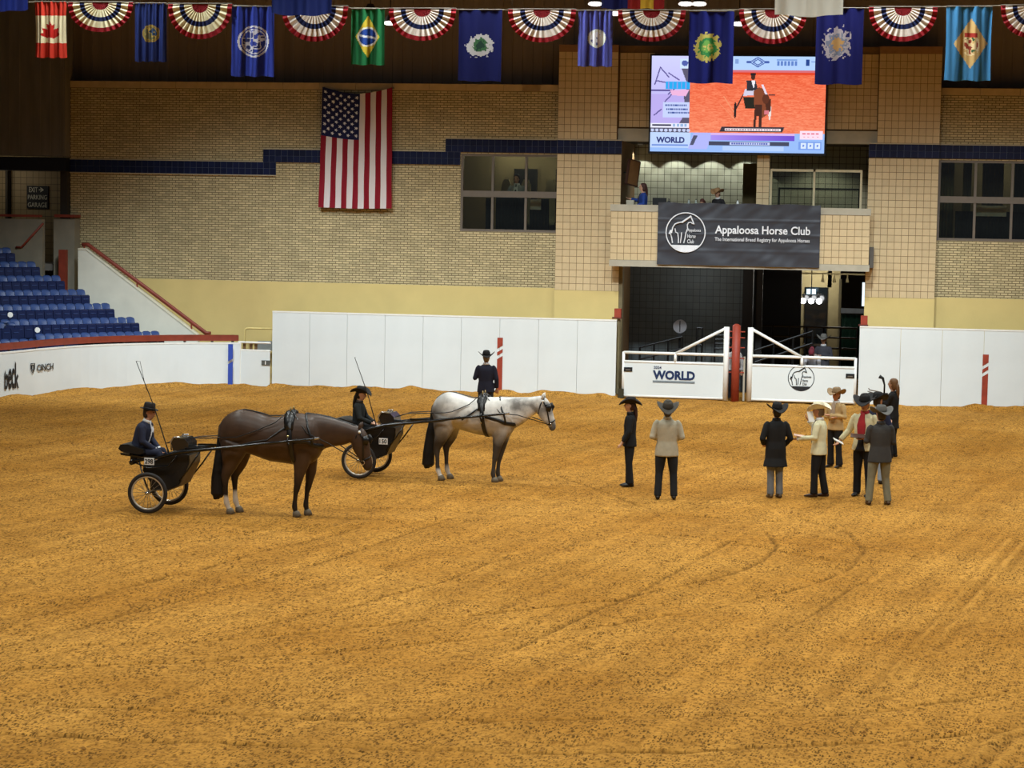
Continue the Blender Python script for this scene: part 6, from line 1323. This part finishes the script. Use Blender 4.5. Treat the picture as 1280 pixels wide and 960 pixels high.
# booth counter clutter
tv = thing('booth_monitor', 'brown framed board hung high at the left end of the booth', 'board', at(791, 216, .1)); tv.rotation_euler = (0, R(10), R(55))
MB().box(-.22, .22, -.03, .03, -.35, .35).build('panel', mat('brown_board', (122, 88, 52), .6), tv); MB().box(-.24, -.21, -.04, .04, -.37, .37).box(.21, .24, -.04, .04, -.37, .37).box(-.24, .24, -.04, .04, .34, .37).box(-.24, .24, -.04, .04, -.37, -.34).build('frame', brown_m, tv)
MB().tube([(0, .03, 0), (-.05, .3, .0)], .02, 6).build('wall_arm', black_m, tv)
desk = thing('booth_counter', 'long counter behind the balcony banner in the booth', 'counter', (4.9, -.3, 4.4)); MB().box(-1.6, 2.0, -.2, .2, 1.0, 1.05).build('worktop', mat('counter_grey', (120, 116, 108), .6), desk)
for x in (-1.5, 0, 1.9): MB().box(x - .03, x + .03, -.15, .2, 0, 1.0).build('leg', black_m, desk)
mn = thing('laptop', 'black laptop screen in front of the woman in the booth', 'laptop', (on_wall(824, 252, -.3).x, -.22, 5.48)); MB().box(-.2, .2, .0, .02, -.03, .2).build('screen', black_m, mn); MB().box(-.2, .2, -.2, 0, -.03, -.015).build('keyboard_base', black_m, mn)
for k, (px, lb, rgb) in enumerate(((836, 'small black bottle on the booth counter', (20, 20, 22)), (861, 'small clear bottle on the booth counter', (150, 158, 156)), (870, 'pale bottle left of the brown haired person in the booth', (150, 160, 150)), (922, 'white bottle right of the straw hat in the booth', (220, 224, 222)))):
    t = thing('bottle', lb, 'bottle', (on_wall(px, 252, -.35).x, -.35, 5.48), 0, 'bottles on the booth counter'); bm_ = mat('bottle_%d_%d_%d' % rgb, rgb, .3)
    MB().tube([(0, 0, -.03), (0, 0, .1), (0, 0, .13), (0, 0, .16)], [.035, .035, .015, .015], 12).build('bottle_body', bm_, t, True); MB().tube([(0, 0, .16), (0, 0, .18)], .018, 10).build('bottle_cap', black_m, t)
for k, (px, w_, lb) in enumerate(((788, .22, 'grey box with white knob at the left end of the booth counter'), (893, .3, 'white papers before the straw hat in the booth'), (930, .34, 'white papers near the white bottle in the booth'))):
    c = (on_wall(px, 253, -.35).x, -.35, 5.48); tag(MB().box(c[0] - w_ / 2, c[0] + w_ / 2, c[1] - .1, c[1] + .1, c[2] - .03, c[2] + (.12 if k == 0 else .01)).build('paper_stack' if k else 'equipment_box', paper_m if k else conc_m), lb, 'papers' if k else 'box')
# gateway furniture: round sign, black pipe rails
dsc = thing('round_sign', 'round grey disc sign on a black stand inside the gateway', 'sign', on_wall(850, 408, 1.6)); z0 = dsc.location.z
MB().tube([(0, -.02, 0), (0, .02, 0)], .2, 24).build('disc', mat('disc_grey', (132, 130, 132), .6, .05), dsc); MB().box(-.012, .012, -.03, -.021, -.16, .16).build('slot', black_m, dsc)
MB().tube([(0, 0, -.2), (0, 0, -z0)], .03, 8).build('stand_pole', black_m, dsc); MB().box(-.1, .1, -.1, .1, -z0, -z0 + .04).box(-.07, .07, -.07, .07, -.3, -.2).build('stand_base', black_m, dsc)
pipe_m = mat('black_pipe', (22, 22, 22), .4)
def pipe_fence(label, pts, zs, Y, posts):
    t = thing('pipe_rail', label, 'rail'); a, b_ = [on_wall(*p, Y) for p in pts]
    for dz in zs: MB().tube([(a.x, Y, a.z - dz), (b_.x, Y, b_.z - dz)], .03, 8).build('rail', pipe_m, t)
    for k in range(posts): q_ = a.lerp(b_, k / max(1, posts - 1)); MB().tube([(q_.x, Y, 0), (q_.x, Y, q_.z)], .03, 8).build('post', pipe_m, t)
pipe_fence('sloping black pipe rail behind the left gate', ((800, 434), (853, 421)), (0, .35), 1.5, 4)
pipe_fence('black pipe panel behind the diagonal of the left gate', ((871, 410), (878, 410)), (0, .5, 1.0), 1.4, 2)
pipe_fence('black pipe panel beside the black column in the gateway', ((894, 414), (914, 414)), (0, .12, .24, .36, .5, .7), 1.3, 2)
pipe_fence('long level black pipe rail across the right of the gateway', ((945, 406.5), (1072, 410.5)), (0, .3, .62, .95), 3.0, 7)
pipe_fence('sloping grey pipe rail behind the right gate', ((943, 438), (1016, 414)), (0, .35), 1.2, 4)
